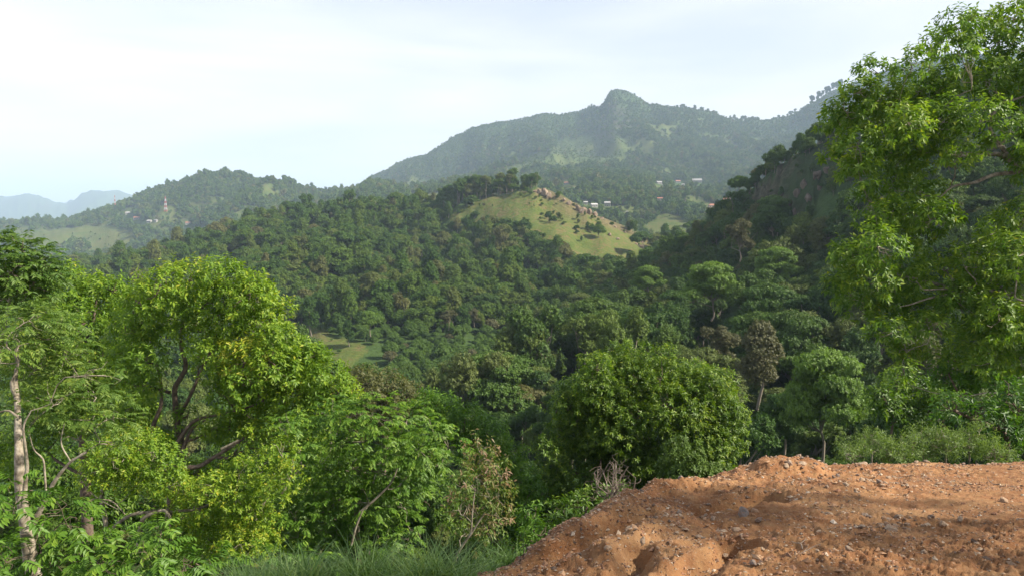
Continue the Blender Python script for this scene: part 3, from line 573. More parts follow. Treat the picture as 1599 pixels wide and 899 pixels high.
# the big tree leaning in from the right
rt = [(1500,42,26),(1530,32,20),(1582,28,28),(1460,68,24),(1495,80,30),(1545,72,34),(1599,80,42),(1424,100,24),(1362,108,20),(1392,112,12),(1345,140,24),(1378,150,30),(1430,142,32),(1485,130,36),(1545,130,40),(1318,172,26),(1360,190,32),(1412,195,34),(1470,190,36),(1530,190,36),(1590,150,40),(1300,190,20),(1338,228,28),(1385,240,34),(1440,240,34),(1500,238,24),(1340,268,24),(1388,290,32),(1440,300,30),(1352,308,22),(1460,340,30),(1410,335,32),(1368,345,26),(1420,375,32),(1370,385,30),(1328,402,26),(1318,440,28),(1360,435,34),(1410,430,34),(1345,480,30),(1392,480,34),(1440,470,34),(1470,420,34),(1515,400,30),(1385,522,26),(1412,545,24),(1450,510,26),(1500,470,34),(1545,440,38),(1590,400,40),(1560,500,36),(1599,500,40),(1520,520,28),(1560,360,30),(1599,340,34),(1410,575,14),(1470,560,20),(1575,210,30),(1620,260,40),(1540,560,30),(1595,570,36)]
tb = B(rt, 22.5, r, 2.4, .5)
for _ in range(75): tb.append((*P(1640 + 300 * r.random(), 20 + 560 * r.random(), 20.5 + 5.5 * r.random()), .9))
bR = np.array([22.0, 24.0, -11.0])
def sc(pts): return LP([(q[0], q[1], (q[2] if len(q) > 2 else 13.5) * 1.67) for q in pts], 22.5)
near_tree('overhanging_tree', bR, [([bR, bR + [-.3, 0, 5], *sc([(1770, 480, 14.2), (1750, 330, 14), (1760, 150, 14)])], .5, .2),
   (sc([(1750,340,14),(1660,290,13.8),(1610,270),(1580,252),(1555,240),(1500,242),(1470,235)]), .15, .03),
   (sc([(1640,285,13.6),(1585,255),(1560,225),(1545,195),(1560,165),(1600,150)]), .08, .03),
   (sc([(1600,268),(1555,272),(1520,285),(1490,290),(1465,310)]), .07, .02),
   (sc([(1770,480,14.2),(1650,475),(1560,455),(1500,452),(1450,440),(1410,430)]), .12, .03),
   (sc([(1500,455,12.9),(1450,465,12.8),(1420,475,12.8),(1405,478,12.8)]), .035, .012),(sc([(1480,450,12.8),(1445,452,12.8),(1430,438,12.8)]), .03, .01),
   (sc([(1700,480,13.6),(1612,478,12.7),(1580,470,12.6),(1568,450,12.6)]), .035, .012),(sc([(1599,470,12.5),(1584,462,12.5),(1588,430,12.5),(1592,400,12.5)]), .035, .01),
   (sc([(1450,190,13),(1425,175,13),(1405,160,13)]), .03, .012),
   (sc([(1740,700,13),(1640,640,12.8),(1590,618,12.6),(1545,612,12.6),(1510,618,12.6)]), .06, .012),(sc([(1575,615,12.6),(1550,645,12.6),(1535,668,12.6),(1530,680,12.6)]), .03, .01)],
   tb, M_right, M_bark, 'big dark leafy tree leaning in from the right edge of the view', seed=50, dens=13, k=9, fold=False, L=0.21, ll=0.165, lw=0.074, limb_r=.05, tw_r=.01, tb=.45, tip=.38, droop=.45)
# lower growth under it
for q, (lst, D, mat, kw, lab) in enumerate([
   ([(1490,640,26),(1525,650,26),(1560,665,28),(1590,640,32),(1545,690,28),(1590,690,30),(1620,660,40),(1515,685,22),(1570,610,24),(1470,665,18)], 13.5, M_right, dict(dens=15, k=8, L=.16, ll=.13, lw=.05, tb=.12), 'dark broad-leaved shrub at the right end of the dirt edge'),
   ([(1480,582,22),(1510,572,22),(1540,580,22),(1565,590,18),(1500,600,20),(1535,605,20)], 24, M_grn, dict(dens=10, k=8, L=.25, ll=.2, lw=.08, tb=.3), 'flat-topped bright leafy crown below the overhanging branches'),
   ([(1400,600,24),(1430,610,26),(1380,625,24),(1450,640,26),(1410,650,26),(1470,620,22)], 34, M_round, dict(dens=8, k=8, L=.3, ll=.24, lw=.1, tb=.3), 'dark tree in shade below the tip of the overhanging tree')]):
    tb = B(lst, D, r, .8, .7); b = P(lst[2][0], 760, D)
    near_tree('leafy_tree' if q else 'leafy_shrub', b, [([b, b + np.array([.1, 0, .9]), np.array(tb[0][:3])], .06 + .03 * q, .03)], tb, mat, M_barkd, lab, cat='tree' if q else 'shrub', seed=55 + q, limb_r=.03, **kw)
# pale shrubs along the far rim of the dirt
for q, (u, v, w, h, D, lab) in enumerate([(1330,705,22,18,10.3,'small pale green shrub, leftmost on the far rim of the dirt'),(1375,700,26,20,10.6,'greyish shrub second from the left on the far rim of the dirt'),(1410,700,30,24,10.4,'pale feathery shrub in the middle of the far rim of the dirt'),
      (1440,692,30,26,10.9,'rounded pale shrub right of the middle on the far rim'),(1475,692,30,26,10.8,'tallest yellowish shrub on the far rim of the dirt'),(1512,690,28,28,11.0,'green shrub beside the dark broad-leaved one on the rim'),(1360,688,24,20,13,'small darker shrub just behind the rim shrubs'),(1552,706,24,14,10.8,'low green shrub behind the big tan stone')]):
    lst = [(u + r.normal() * w * .35, v + r.normal() * h * .3, w * .55) for _ in range(6)] + [(u - w * .5, v + 6, w * .4), (u + w * .5, v + 5, w * .4), (u, v - h * .5, w * .4)]
    tb = B(lst, D, r, .3, .3); b = P(u, v + 45, D)
    near_tree('rim_shrub', b, [([b, b + np.array([0, 0, .25]), P(u, v, D)], .02, .008)], tb, M_shrub, M_bark, lab, cat='shrub', group='shrubs along the rim of the dirt', seed=60 + q, dens=60, k=9, L=.11, ll=.06, lw=.014, limb_r=.008, tw_r=.003, tb=.45 - .1 * (q in (1, 6)), tip=.3, droop=0.0)
# ------------------------------------------------------------------ forest tree kinds (shared by the single trees and the far forest)
HID = bpy.data.collections.new('tree_kinds')          # holds the source shapes, not linked to the scene
def kind_blobs(kind, rng, h, w):
    o = []
    if kind == 'round':
        for _ in range(30):
            d = unit(rng.normal(size=3)); d[2] = abs(d[2]) * 1.1 - 0.35
            o.append((d[0] * w * .33, d[1] * w * .33, h * .62 + d[2] * h * .26, w * (.10 + .07 * rng.random()), .8))
        o.append((0, 0, h * .60, w * .26, .8))
    elif kind == 'layered':
        for q in range(4):
            z = h * (.46 + .16 * q); rad = w * (.42 - .07 * q); a0 = rng.random() * 6.28
            for k in range(6 - q):
                a = a0 + k * 6.28 / (6 - q) + rng.normal() * .35; k2 = .75 + .35 * rng.random()
                o.append((rad * k2 * math.cos(a), rad * k2 * math.sin(a), z + rng.normal() * h * .035, w * (.13 + .06 * rng.random()), .38))
            o.append((0, 0, z + h * .02, w * .16, .5))
    elif kind == 'umbrella':
        for k in range(16):
            a = rng.random() * 6.28; q = rng.random() ** .6; o.append((w * .45 * q * math.cos(a), w * .45 * q * math.sin(a), h * (.93 - .20 * q * q) + rng.normal() * h * .03, w * (.13 + .05 * rng.random()), .42))
    elif kind == 'irregular':
        for q in range(5):
            a0 = rng.random() * 6.28; R0 = w * .30 * rng.random() ** .5; zc = h * (.42 + .5 * rng.random()); rr = w * (.13 + .09 * rng.random())
            for k in range(6):
                d = unit(rng.normal(size=3)); o.append((R0 * math.cos(a0) + d[0] * rr, R0 * math.sin(a0) + d[1] * rr, zc + d[2] * rr * .8, w * (.075 + .06 * rng.random()), .8))
    elif kind == 'tall':
        for k in range(15):
            s = k / 14; a = rng.random() * 6.28; q = .26 * math.sin(math.pi * (.15 + .8 * s)); o.append((w * q * math.cos(a), w * q * math.sin(a), h * (.34 + .62 * s), w * (.14 + .07 * rng.random()), .85))
    elif kind == 'gum':
        for k in range(12):
            a = rng.random() * 6.28; q = .28 * rng.random() ** .5; o.append((w * q * math.cos(a), w * q * math.sin(a), h * (.60 + .36 * rng.random()), w * (.13 + .06 * rng.random()), .7))
    return o
def kind_trunk(kind, blobs, h, rng):
    top = h * (.85 if kind in ('gum', 'tall') else .6); r0 = h * .022
    pt = curve((0, 0, -1.0), (rng.normal() * .2, rng.normal() * .2, top), rng, 7, .03); paths = [(pt, np.linspace(r0, r0 * .35, 7))]
    for b in blobs[::2]:
        j = int(rng.integers(3, 6)); paths.append((curve(pt[j], b[:3], rng, 4, .08), np.linspace(r0 * .4, r0 * .12, 4)))
    return tube(paths, 5)
PM, PF = {}, {}
def make_kind(name, kind, seed, h, w, mat, matfar, lod):
    rng = np.random.default_rng(seed); bl = kind_blobs(kind, rng, h, w); V1, Q1 = kind_trunk(kind, bl, h, rng)
    if lod == 0:
        cr_ = crown_mesh('crown', bl, mat, rng, dens=7.5, k=8, L=.30, ll=.29, lw=.15, fold=False, inner=.72, tb=.42, tip=.25, nout=1.8)
        return np_mesh('trunk', V1, [Q1], [M_barkf], True), cr_
    p = {3: dict(dens=9.0, k=8, L=.30, ll=.27, lw=.14), 1: dict(dens=3.6, k=6, L=.45, ll=.52, lw=.28), 2: dict(dens=.50, k=4, L=.9, ll=1.5, lw=.9)}[lod]
    C, A, T = blob_sprigs(bl, p['dens'], rng, .85, .6, .6)
    V, Q, TT = make_leaves(C, A, T, p['k'], p['L'], p['ll'], p['lw'], rng, 'spiral', False, tip=.25, tb=.42, nout=1.8)
    Vt = np.concatenate([V1, V]); mi = np.concatenate([np.zeros(len(Q1)), np.ones(len(Q))])
    return np_mesh(name, Vt, [np.concatenate([Q1, Q + len(V1)])], [M_barkf, matfar], False, {'tint': ('FACE', np.concatenate([np.zeros(len(Q1)), TT]))}, mi)
KINDS = [('round', 7.5, 7.5), ('irregular', 9.5, 9.0), ('layered', 9.5, 10.0), ('irregular', 11, 8.5), ('umbrella', 8.5, 10.5), ('tall', 11, 7.5), ('round', 6.0, 8.0), ('irregular', 8.0, 10.0)]
for i, (k, h, w) in enumerate(KINDS): PM[i] = make_kind('m', k, 300 + i, h, w, M_for, M_forfar, 0)
def kind_object(nm, me):
    o = bpy.data.objects.new(nm, me); HID.objects.link(o); return o
for i, (k, h, w) in enumerate(KINDS): kind_object('kind_a%d' % i, make_kind('tree_mid', k, 300 + i, h, w, M_forfar, M_forfar, 1))
for i in range(5):
    k, h, w = KINDS[[0, 1, 3, 5, 7][i]]; kind_object('kind_b%d' % i, make_kind('tree_far', k, 340 + i, h, w, M_forfar, M_forfar, 2))
for i, (k, h, w) in enumerate(KINDS[:4]): kind_object('kind_d%d' % i, make_kind('tree_near', k, 300 + i, h, w, M_for, M_for, 3))
kind_object('kind_c0', make_kind('tree_brown', 'round', 360, 7, 7, M_forbrown, M_forbrown, 1))
kind_object('kind_c1', make_kind('tree_low', 'round', 361, 6, 8, M_plant, M_plant, 1))
# ------------------------------------------------------------------ where trees stand
HSPOT = [(885,288),(1029,287),(1058,285),(1088,284),(1066,290),(927,323),(914,319),(948,322),(1134,315),(1127,325),(1111,324),(1030,313),(979,334),(199,334),(213,342),(233,347),(243,346),(293,350),(380,338)]
rng = np.random.default_rng(55)
PT = []
for d0, d1, sp in ((15, 58, 2.4), (58, 150, 5.6), (150, 300, 5.3), (300, 470, 4.9), (470, 900, 5.3), (900, 1700, 7.5), (1700, 2700, 8.8), (2700, 3500, 10.5)):
    xs = np.arange(-.80 * d1, .80 * d1, sp); ys = np.arange(d0, d1, sp); X, Y = np.meshgrid(xs, ys)
    X = X.ravel() + rng.uniform(-.45, .45, X.size) * sp; Y = Y.ravel() + rng.uniform(-.45, .45, Y.size) * sp
    ok = (np.abs(X) < .78 * Y) & (Y >= d0) & (Y < d1 + sp * .4); PT.append(np.stack([X[ok], Y[ok], np.full(ok.sum(), sp)], 1))
PT = np.concatenate(PT); X, Y, S = PT.T; Z = ground(X, Y)
mead = region(X, Y, Z, MEADOW); rk = region(X, Y, Z, ROCK)
keep = (rng.random(len(X)) > np.where((noise2(X / 16, Y / 30, 88) > .42) & (Y < 800), .2, np.where(mead > .55, np.where(Y < 760, .84, .95), mead * 1.1))) & ~((rk > .45) & (rng.random(len(X)) < .35)) & ~hidden(X, Y, Z + 13)
# keep the village clearing, valley paths and near slopes free
clump = noise2(X / 45, Y / 60, 71); keep &= ~((Y > 900) & (Y < 2700) & (clump < -.38) & (rng.random(len(X)) < .75))
keep &= ~((Y > 520) & (Y < 760) & (X / Y < .01) & (X / Y > -.11) & (Z > -20) & (rng.random(len(X)) < .55))
u0, v0 = proj(X, Y, Z)
tinyscrub = (Y < 58) | ((u0 < 1130) & (Y < 92)); keep &= ~(tinyscrub & (Y < 30) & (np.abs(X / Y - .30) < .5) & (Y < 15)) & ~((np.abs(u0 - 258) < 7) & (Y > 1500) & (v0 > 318) & (v0 < 340))
keep &= ~((u0 > 880) & (u0 < 1025) & (v0 > 366) & (v0 < 414) & (Y > 430) & (Y < 760) & (rng.random(len(X)) < .9))
for su, sw, sv0, sD in [(1284, 34, 712, 72), (1225, 45, 700, 80), (1183, 25, 600, 100), (915, 35, 575, 150), (1110, 50, 492, 165), (578, 30, 520, 262), (545, 14, 537, 250), (1155, 30, 402, 225), (1010, 25, 462, 240)]:
    keep &= ~((np.abs(u0 - su) < sw) & (Y < sD + 4) & (Y > sD * .72))
keep &= ~((u0 > 832) & (u0 < 1045) & (Y > 585) & (Y < 820))
for hu, hv_ in HSPOT: keep &= ~((np.abs(u0 - hu) < 9) & (v0 > hv_ - 3) & (v0 < hv_ + 13) & (Y > 850))
vt0 = proj(X, Y, Z + 8)[1]; keep &= ~((u0 > 440) & (u0 < 590) & (Y > 58) & (Y < 252) & (vt0 < 548) & (v0 > 530))
tinyscrub = tinyscrub[keep]
X, Y, Z, S = X[keep], Y[keep], Z[keep], S[keep]; U, VV = proj(X, Y, Z + 5)
smallbush = (region(X, Y, Z, MEADOW) > .1) | (region(X, Y, Z, ROCK[1:2]) > .1)
SCL = np.clip(np.exp(rng.normal(-.06, .27, len(X))), .45, 1.75) * np.where(Y > 1700, .95, np.where(Y > 900, 1.0, np.where(Y > 470, 1.05, 1.0))) * np.where(smallbush, rng.uniform(.2, .55, len(X)), 1.0) * np.where((U > 1090) & (VV < 335) & (Y < 470), .62, 1.0)
low = (U > 480) & (U < 800) & (VV > 500) & (VV < 620) & (Y > 150) & (Y < 300) & (U - 480 > (VV - 500) * -.4); SCL[low] *= .62      # plantation of low bushes
SCL = np.where((Y > 2600), SCL * .8, SCL); SCL = np.where((Y > 2850), SCL * .7, SCL); SCL = np.where(Y < 110, np.minimum(SCL, 1.0) * .78, SCL); SCL = np.where((Y > 230) & (Y < 900), SCL * .88, SCL); SCL = np.where(tinyscrub, np.where(Y < 58, .22, .42) * SCL / .78, SCL)
# what the near trees cover
def covered(u, v):
    lim = np.interp(u, [0, 90, 100, 200, 210, 420, 450, 540, 560, 700, 715, 830, 840, 860, 930, 1000, 1100, 1160, 1175, 1290, 1300, 1599], [365, 410, 440, 430, 425, 430, 480, 590, 600, 640, 650, 740, 620, 600, 540, 530, 545, 600, 700, 700, 395, 395])
    return (v > lim)
vis = ~covered(U, VV) & (U > -20) & (U < 1620) & ~hidden(X, Y, Z + 7) & (Y < 900) & ~tinyscrub
vis &= ~((U > 1330) & (VV < 560))
order = np.argsort(np.where(vis, Y / (SCL * 1.0), 1e9))[:262]
ind = np.zeros(len(X), bool); ind[order] = True; ind &= vis
kidx = rng.integers(0, len(KINDS), len(X)); kidx = np.where(Y > 900, 8 + kidx % 5, kidx)
right = (U > 900) & (Y < 470) & (rng.random(len(X)) < .35); kidx[right] = np.array([2, 3, 4, 7])[rng.integers(0, 4, right.sum())]
lessumb = (kidx == 4) & (rng.random(len(X)) < .6); kidx[lessumb] = 1
kidx[low] = 14
brown = (rng.random(len(X)) < .03) & (Y > 190) & (Y < 900) & ~ind; kidx[brown] = 13
nearby = (Y < 190) & (kidx < 8); kidx = np.where(nearby, 15 + kidx % 4, kidx)
ROT = rng.random(len(X)) * 6.28
# single trees
KN = ['rounded', 'ragged', 'layered', 'tall ragged', 'umbrella-topped', 'upright', 'low rounded', 'spreading ragged']
def where(u, v, d):
    if u > 1330: return 'beneath the overhanging tree'
    if u > 1175: return ('behind the dirt rim' if v > 600 else 'on the right-hand slope' if v > 470 else 'under the cliff')
    if u > 840: return ('above the round tree' if v > 470 else 'climbing to the cliff' if u > 1000 else 'in the dark gully')
    if u > 620: return ('on the valley floor' if v > 560 else 'on the central hill flank')
    return 'beyond the left-hand crowns'
def place_tree(i_kind, x, y, z, rot, scl, label, group, name='forest_tree', crown_me=None, sz=None):
    tr, cw = PM[i_kind]
    root = bpy.data.objects.new(name, None); SC.collection.objects.link(root); root.location = (x, y, z); root.rotation_euler = (0, 0, rot)
    root.scale = (scl, scl, scl * (sz or 1)); tag(root, label, 'tree', group); root.empty_display_size = .5
    a = bpy.data.objects.new('trunk', tr); b = bpy.data.objects.new('crown', crown_me or cw)
    for c in (a, b): SC.collection.objects.link(c); c.parent = root
    return root
def sized(v): return 'small' if v < .85 else 'large' if v > 1.15 else 'medium'
LBL, _by = {}, {}
for i in np.nonzero(ind)[0]:
    k = int(kidx[i]); k = k if k < 8 else k - 15 if k > 14 else 6 if k == 14 else 0; _by.setdefault((sized(SCL[i]), KN[k], where(U[i], VV[i], Y[i])), []).append(i)
ORD = ['second', 'third', 'fourth', 'fifth', 'sixth', 'seventh', 'eighth', 'ninth', 'tenth', 'eleventh', 'twelfth', 'thirteenth', 'fourteenth', 'fifteenth', 'sixteenth', 'seventeenth']
for (a_, b_, c_), l_ in _by.items():
    l_.sort(key=lambda i: U[i])
    for q, i in enumerate(l_):
        if len(l_) == 1: LBL[i] = '%s %s green tree %s' % (a_, b_, c_)
        else: LBL[i] = '%s %s tree, %s of its kind %s' % (a_, b_, 'leftmost' if q == 0 else 'rightmost' if q == len(l_) - 1 else ORD[min(q - 1, 15)] + ' from left', c_)
for i in np.nonzero(ind)[0]:
    k = int(kidx[i]); k = k if k < 8 else k - 15 if k > 14 else 6 if k == 14 else 0; w_ = where(U[i], VV[i], Y[i]); lb = LBL[i]
    place_tree(k, X[i], Y[i], Z[i], ROT[i], SCL[i], lb, 'trees ' + w_, sz=.9 + .25 * random.random())
# particular trees that stand out
def recol(cw, mat):
    m = cw.copy(); m.materials.clear(); m.materials.append(mat); return m
CB = recol(PM[1][1], M_forbrown); CL = recol(PM[2][1], M_forlime); CT = recol(PM[5][1], M_forbrown); CR = recol(PM[0][1], M_forlime); CD = recol(PM[0][1], M_round); CL3 = recol(PM[3][1], M_forlime)
def ray_ground(u, v, d0=20, d1=12000):
    for D in np.exp(np.linspace(math.log(d0), math.log(d1), 1500)):
        p = P(u, v, D)
        if p[2] < gz(p[0], p[1]): return p
    return P(u, v, d1)
def special(k, u, vbot, scl, label, cm=None, D=None, name='tree', sz=None, zofs=0):
    p = P(u, vbot, D) if D else ray_ground(u, vbot)
    place_tree(k, p[0], p[1], (p[2] if D is None else min(p[2], p[2])) + zofs, random.random() * 6, scl, label, None, name, cm, sz)
special(2, 1284, 712, .80, 'bright green tiered tree standing alone behind the right part of the dirt rim', CL, 72, 'tiered_tree', 1.35)
special(2, 1225, 700, .62, 'broad spreading tree in shade, left of the bright tiered tree', None, 80, 'spreading_tree')
special(5, 1183, 600, .95, 'brown-leaved upright tree right above the round tree', CT, 100, 'brown_tree', None, -2.5)
special(1, 740, 507, .62, 'reddish-brown tree at the upper edge of the low plantation', CB, 262, 'brown_tree')
special(1, 700, 512, .70, 'rusty tree left of the other reddish-brown one above the plantation', CB, 264, 'brown_tree')
special(0, 578, 520, 1.15, 'round green tree at the edge of the small valley meadow', CR, 262, 'round_tree')
special(5, 545, 537, .7, 'narrow upright tree standing alone on the small valley meadow', None, 250, 'narrow_tree')
special(5, 486, 520, 1.1, 'tall thin tree at the left of the small valley meadow', None, 262, 'narrow_tree')
special(0, 935, 372, 1.35, 'single dark round bush on the sunny grass hill', CD, None, 'round_bush')
special(7, 1010, 462, 1.0, 'lime green spreading tree in the gully left of the cliff spur', CL, 240, 'lime_tree')
special(1, 915, 575, 1.15, 'rounded olive-green tree left behind the big round tree', None, 150, 'rounded_tree')
special(4, 1155, 402, 1.2, 'pale flat-topped tree with bare forks on the right-hand slope', CB, 225, 'pale_tree')
special(4, 1110, 492, 1.2, 'large flat-crowned tree with grey limbs in the middle of the right-hand slope', CL, 165, 'flat_crowned_tree')
special(1, 1120, 572, .7, 'brownish tree between the round tree and the flat-crowned tree', CB, 120, 'brown_tree')
special(2, 1210, 455, 1.15, 'sunlit layered tree standing out on the right-hand slope', CL, 190, 'layered_tree')
special(5, 1240, 380, 1.0, 'pale rounded tree below the rock face', CB, 260, 'pale_tree')
# tall wood with pale trunks on the crest of the central hill
def gum_mesh(seed, h, w, lean=0):
    rg = np.random.default_rng(seed); bl = kind_blobs('gum', rg, h, w); V1, Q1 = kind_trunk('gum', bl, h, rg)
    return np_mesh('trunk', V1, [Q1], [M_bark], True), crown_mesh('crown', bl, M_forfar, rg, dens=2.4, k=6, L=.7, ll=.7, lw=.38, fold=False, inner=.6, tb=.4)
GM = [gum_mesh(400 + i, 15 + i, 8.5) for i in range(4)]
def place_gum(x, y, z, scl, label, group, sz=1.0, name='tall_tree'):
    tr, cw = GM[random.randrange(4)]; root = bpy.data.objects.new(name, None); SC.collection.objects.link(root); root.location = (x, y, z); root.rotation_euler = (0, 0, random.random() * 6.28)
    root.scale = (scl, scl, scl * sz); tag(root, label, 'tree', group)
    for nm, m_ in (('trunk', tr), ('crown', cw)):
        o = bpy.data.objects.new(nm, m_); SC.collection.objects.link(o); o.parent = root
for i in range(64):
    u = 690 + 150 * (i / 63) + random.uniform(-5, 5); v = np.interp(u, [690, 730, 800, 840], [312, 314, 306, 302]) + random.uniform(-4, 8); p = P(u, v, random.uniform(615, 670)); z = gz(p[0], p[1])
    place_gum(p[0], p[1], z - .5, (.78, .92, 1.08)[i % 3] * random.uniform(.97, 1.03) * (1.12 if u < 800 else .8), '%s pale-trunked tree %s the wood crowning the central hill' % (('shorter', 'mid-height', 'tallest')[i % 3], ('at the left end of', 'in the left part of', 'in the middle of', 'in the right part of', 'by the outcrop in')[min(4, int((u - 684) / 32))]), 'tall wood on the central hill')
for i in range(26):
    u = random.choice([random.uniform(950, 1130)]); v = random.uniform(285, 335); p = ray_ground(u, v, 800, 2600)
    place_gum(p[0], p[1], p[2] - .5, random.uniform(.9, 1.6), 'tall tree among the village greenery, %s' % ('behind the rock outcrop' if u < 1000 else 'in the middle of the village' if u < 1070 else 'next to the cliff spur'), 'tall trees among the village houses')
# sparse trees that stand against the sky on the mountain
CRs = LAY[14]
def on_crest(u, lay=14):
    t = (u - 799.5) / 1157.0; d, z = lay_eval(LAY[lay], t); d = float(d); x = t * d; return x, d, gz(x, d)
for i in range(104):
    if i < 42: u = 1030 + 60 * (i / 42) ** 1 + random.uniform(0, 35)
    elif i < 66: u = random.gauss(1160, 13)
    elif i < 72: u = random.uniform(1195, 1245)
    else: u = 1262 + random.uniform(-3, 40)
    x, y, z = on_crest(u); sc_ = random.uniform(.9, 1.5) * (1.55 if i >= 72 else 1.15)
    if i % 3 == 0: y -= 25; z = gz(x, y)
    lab = ('dark open-crowned tree on the skyline beside the overhanging tree', 'skyline trees on the right shoulder of the mountain') if i >= 72 else (('small tree in the thin group on the saddle skyline right of the peak', 'skyline trees on the saddle') if i >= 42 else ('thin-trunked tree against the sky on the ridge just right of the peak', 'skyline trees right of the peak'))
    place_gum(x, y, z - 1, sc_ * 1.0, lab[0], lab[1], 1.0, 'skyline_tree')
for i in range(46):
    u = random.uniform(385, 640); x, y, z = on_crest(u, 12)
    place_gum(x, y, z - 1, random.uniform(.6, 1.25), 'small tree on the low skyline, %s' % ('just right of the mast hill' if u < 450 else 'halfway between mast hill and mountain' if u < 540 else 'at the foot of the mountain'), 'low skyline trees', .9, 'skyline_tree')
# the far forest: too many to tell apart, one object
rest = ~ind
pm = np_mesh('forest', np.stack([X, Y, Z], -1)[rest], [np.zeros((0, 3), int)] if False else [np.array([[0, 1, 2]])], [])
pm.clear_geometry(); pm.vertices.add(int(rest.sum())); pm.vertices.foreach_set('co', np.stack([X, Y, Z], -1)[rest].astype(np.float32).ravel())
for nm, ar, ty in (('rz', ROT[rest], 'FLOAT'), ('idx', kidx[rest].astype(np.int32), 'INT')):
    a = pm.attributes.new(nm, ty, 'POINT'); a.data.foreach_set('value', ar.astype(np.float32) if ty == 'FLOAT' else ar)
fo = tag(mobj('forest', pm), 'dense dark green forest covering the valley, hills and mountain', kind='stuff')
_s = SCL[rest]; sv = np.stack([_s * rng.uniform(.85, 1.15, len(_s)), _s * rng.uniform(.85, 1.15, len(_s)), _s * rng.uniform(.75, 1.4, len(_s))], 1)
a = pm.attributes.new('sv', 'FLOAT_VECTOR', 'POINT'); a.data.foreach_set('vector', sv.astype(np.float32).ravel())
gn = bpy.data.node_groups.new('forest_scatter', 'GeometryNodeTree')
gn.interface.new_socket('Geometry', in_out='INPUT', socket_type='NodeSocketGeometry'); gn.interface.new_socket('Geometry', in_out='OUTPUT', socket_type='NodeSocketGeometry')
gi = gn.nodes.new('NodeGroupInput'); go = gn.nodes.new('NodeGroupOutput'); ip = gn.nodes.new('GeometryNodeInstanceOnPoints'); ci = gn.nodes.new('GeometryNodeCollectionInfo')
ci.inputs['Collection'].default_value = HID; ci.inputs['Separate Children'].default_value = True; ci.inputs['Reset Children'].default_value = True
def na(nm, ty):
    n = gn.nodes.new('GeometryNodeInputNamedAttribute'); n.data_type = ty; n.inputs['Name'].default_value = nm; return n.outputs['Attribute']
cx = gn.nodes.new('ShaderNodeCombineXYZ'); gn.links.new(na('rz', 'FLOAT'), cx.inputs[2])
gn.links.new(gi.outputs[0], ip.inputs['Points']); gn.links.new(ci.outputs[0], ip.inputs['Instance']); ip.inputs['Pick Instance'].default_value = True
gn.links.new(na('idx', 'INT'), ip.inputs['Instance Index']); gn.links.new(cx.outputs[0], ip.inputs['Rotation']); gn.links.new(na('sv', 'FLOAT_VECTOR'), ip.inputs['Scale'])
gn.links.new(ip.outputs[0], go.inputs[0]); md = fo.modifiers.new('scatter', 'NODES'); md.node_group = gn
print('forest', int(rest.sum()), 'single', int(ind.sum()))

# ------------------------------------------------------------------ rocks
def ico(sub):
    import bmesh
    bm = bmesh.new(); bmesh.ops.create_icosphere(bm, subdivisions=sub, radius=1.0); V = np.array([v.co[:] for v in bm.verts]); Fc = np.array([[v.index for v in f.verts] for f in bm.faces]); bm.free(); return V, Fc
I1, I2, I3 = ico(1), ico(2), ico(3)
def rock_mesh(name, base, rg, mat, rough=.35, cuts=7, smooth=False, stretch=(1, 1, 1)):
    V = base[0].copy()
    for _ in range(cuts):
        n = unit(rg.normal(size=3)); d = .55 + .3 * rg.random(); k = V @ n; V = V - n * np.maximum(k - d, 0)[:, None]
    s = rg.normal(size=3) * 10; V = V * (1 + rough * .5 * noise3(V[:, 0] * 1.7 + s[0], V[:, 1] * 1.7 + s[1], V[:, 2] * 1.7 + s[2], 9))[:, None] * np.array(stretch)
    return np_mesh(name, V, [base[1]], [mat], smooth)
def stone_mat(name, c1, c2, c3):
    m, t, o = new_mat(name); tcn = t.nodes.new('ShaderNodeTexCoord'); oi = t.nodes.new('ShaderNodeObjectInfo'); geo = t.nodes.new('ShaderNodeNewGeometry')
    base = ramp(t, oi.outputs['Random'], [(0, c1), (.4, c2), (.75, c3), (1, (.36, .19, .09))]); nn = noise_n(t, 1.8, 5, .7, tcn.outputs['Object'])
    col = mix(t, ramp(t, nn, [(.4, (0, 0, 0)), (.65, (.75, .75, .75))]), base, (.30, .145, .065))
    pr = t.nodes.new('ShaderNodeBsdfPrincipled'); pr.inputs['Roughness'].default_value = .85; t.links.new(col, pr.inputs['Base Color'])
    b = t.nodes.new('ShaderNodeBump'); b.inputs['Strength'].default_value = .6; b.inputs['Distance'].default_value = .05; t.links.new(noise_n(t, 5, 6, .7, tcn.outputs['Object']), b.inputs['Height']); t.links.new(b.outputs[0], pr.inputs['Normal'])
    t.links.new(pr.outputs[0], o.inputs[0]); return m
M_stone = stone_mat('loose_stone', (.17, .155, .145), (.30, .235, .17), (.42, .32, .22))
M_tanrock = simple_mat('outcrop_rock', lambda t, c: ramp(t, noise_n(t, .35, 6, .7, c), [(.3, (.09, .065, .045)), (.5, (.24, .175, .12)), (.7, (.36, .28, .21))]), bump=.8, bscale=.6, bdist=.6)
rg = np.random.default_rng(900)
M_crag_shaded = simple_mat('crag_rock_shaded', lambda t, c: ramp(t, noise_n(t, .35, 6, .7, c), [(.3, (.05, .04, .03)), (.5, (.11, .085, .06)), (.7, (.17, .14, .11))]), bump=.8, bscale=.6, bdist=.6)  # outcrop rock tones lowered, putting the cliff's shade into the colour
oc = empty('rock_outcrop', P(900, 325, 610), 'ragged tan rock outcrop running down the ridge of the sunny grass hill', 'rocks')
ol = oc.location
rock_px = [(842,298,7,9),(850,300,8,11),(857,304,7,10),(868,306,5,5),(880,311,5,5),(888,316,5,7),(896,319,4,4),(903,325,6,9),(911,328,7,10),(919,330,6,8),(929,334,5,6),(940,340,4,3),(835,298,4,4),(960,353,3,3),(975,362,3,3),(990,371,4,3),(1003,377,4,3),(952,365,5,4),(965,372,4,3),(1000,384,5,4),(993,380,4,3)]
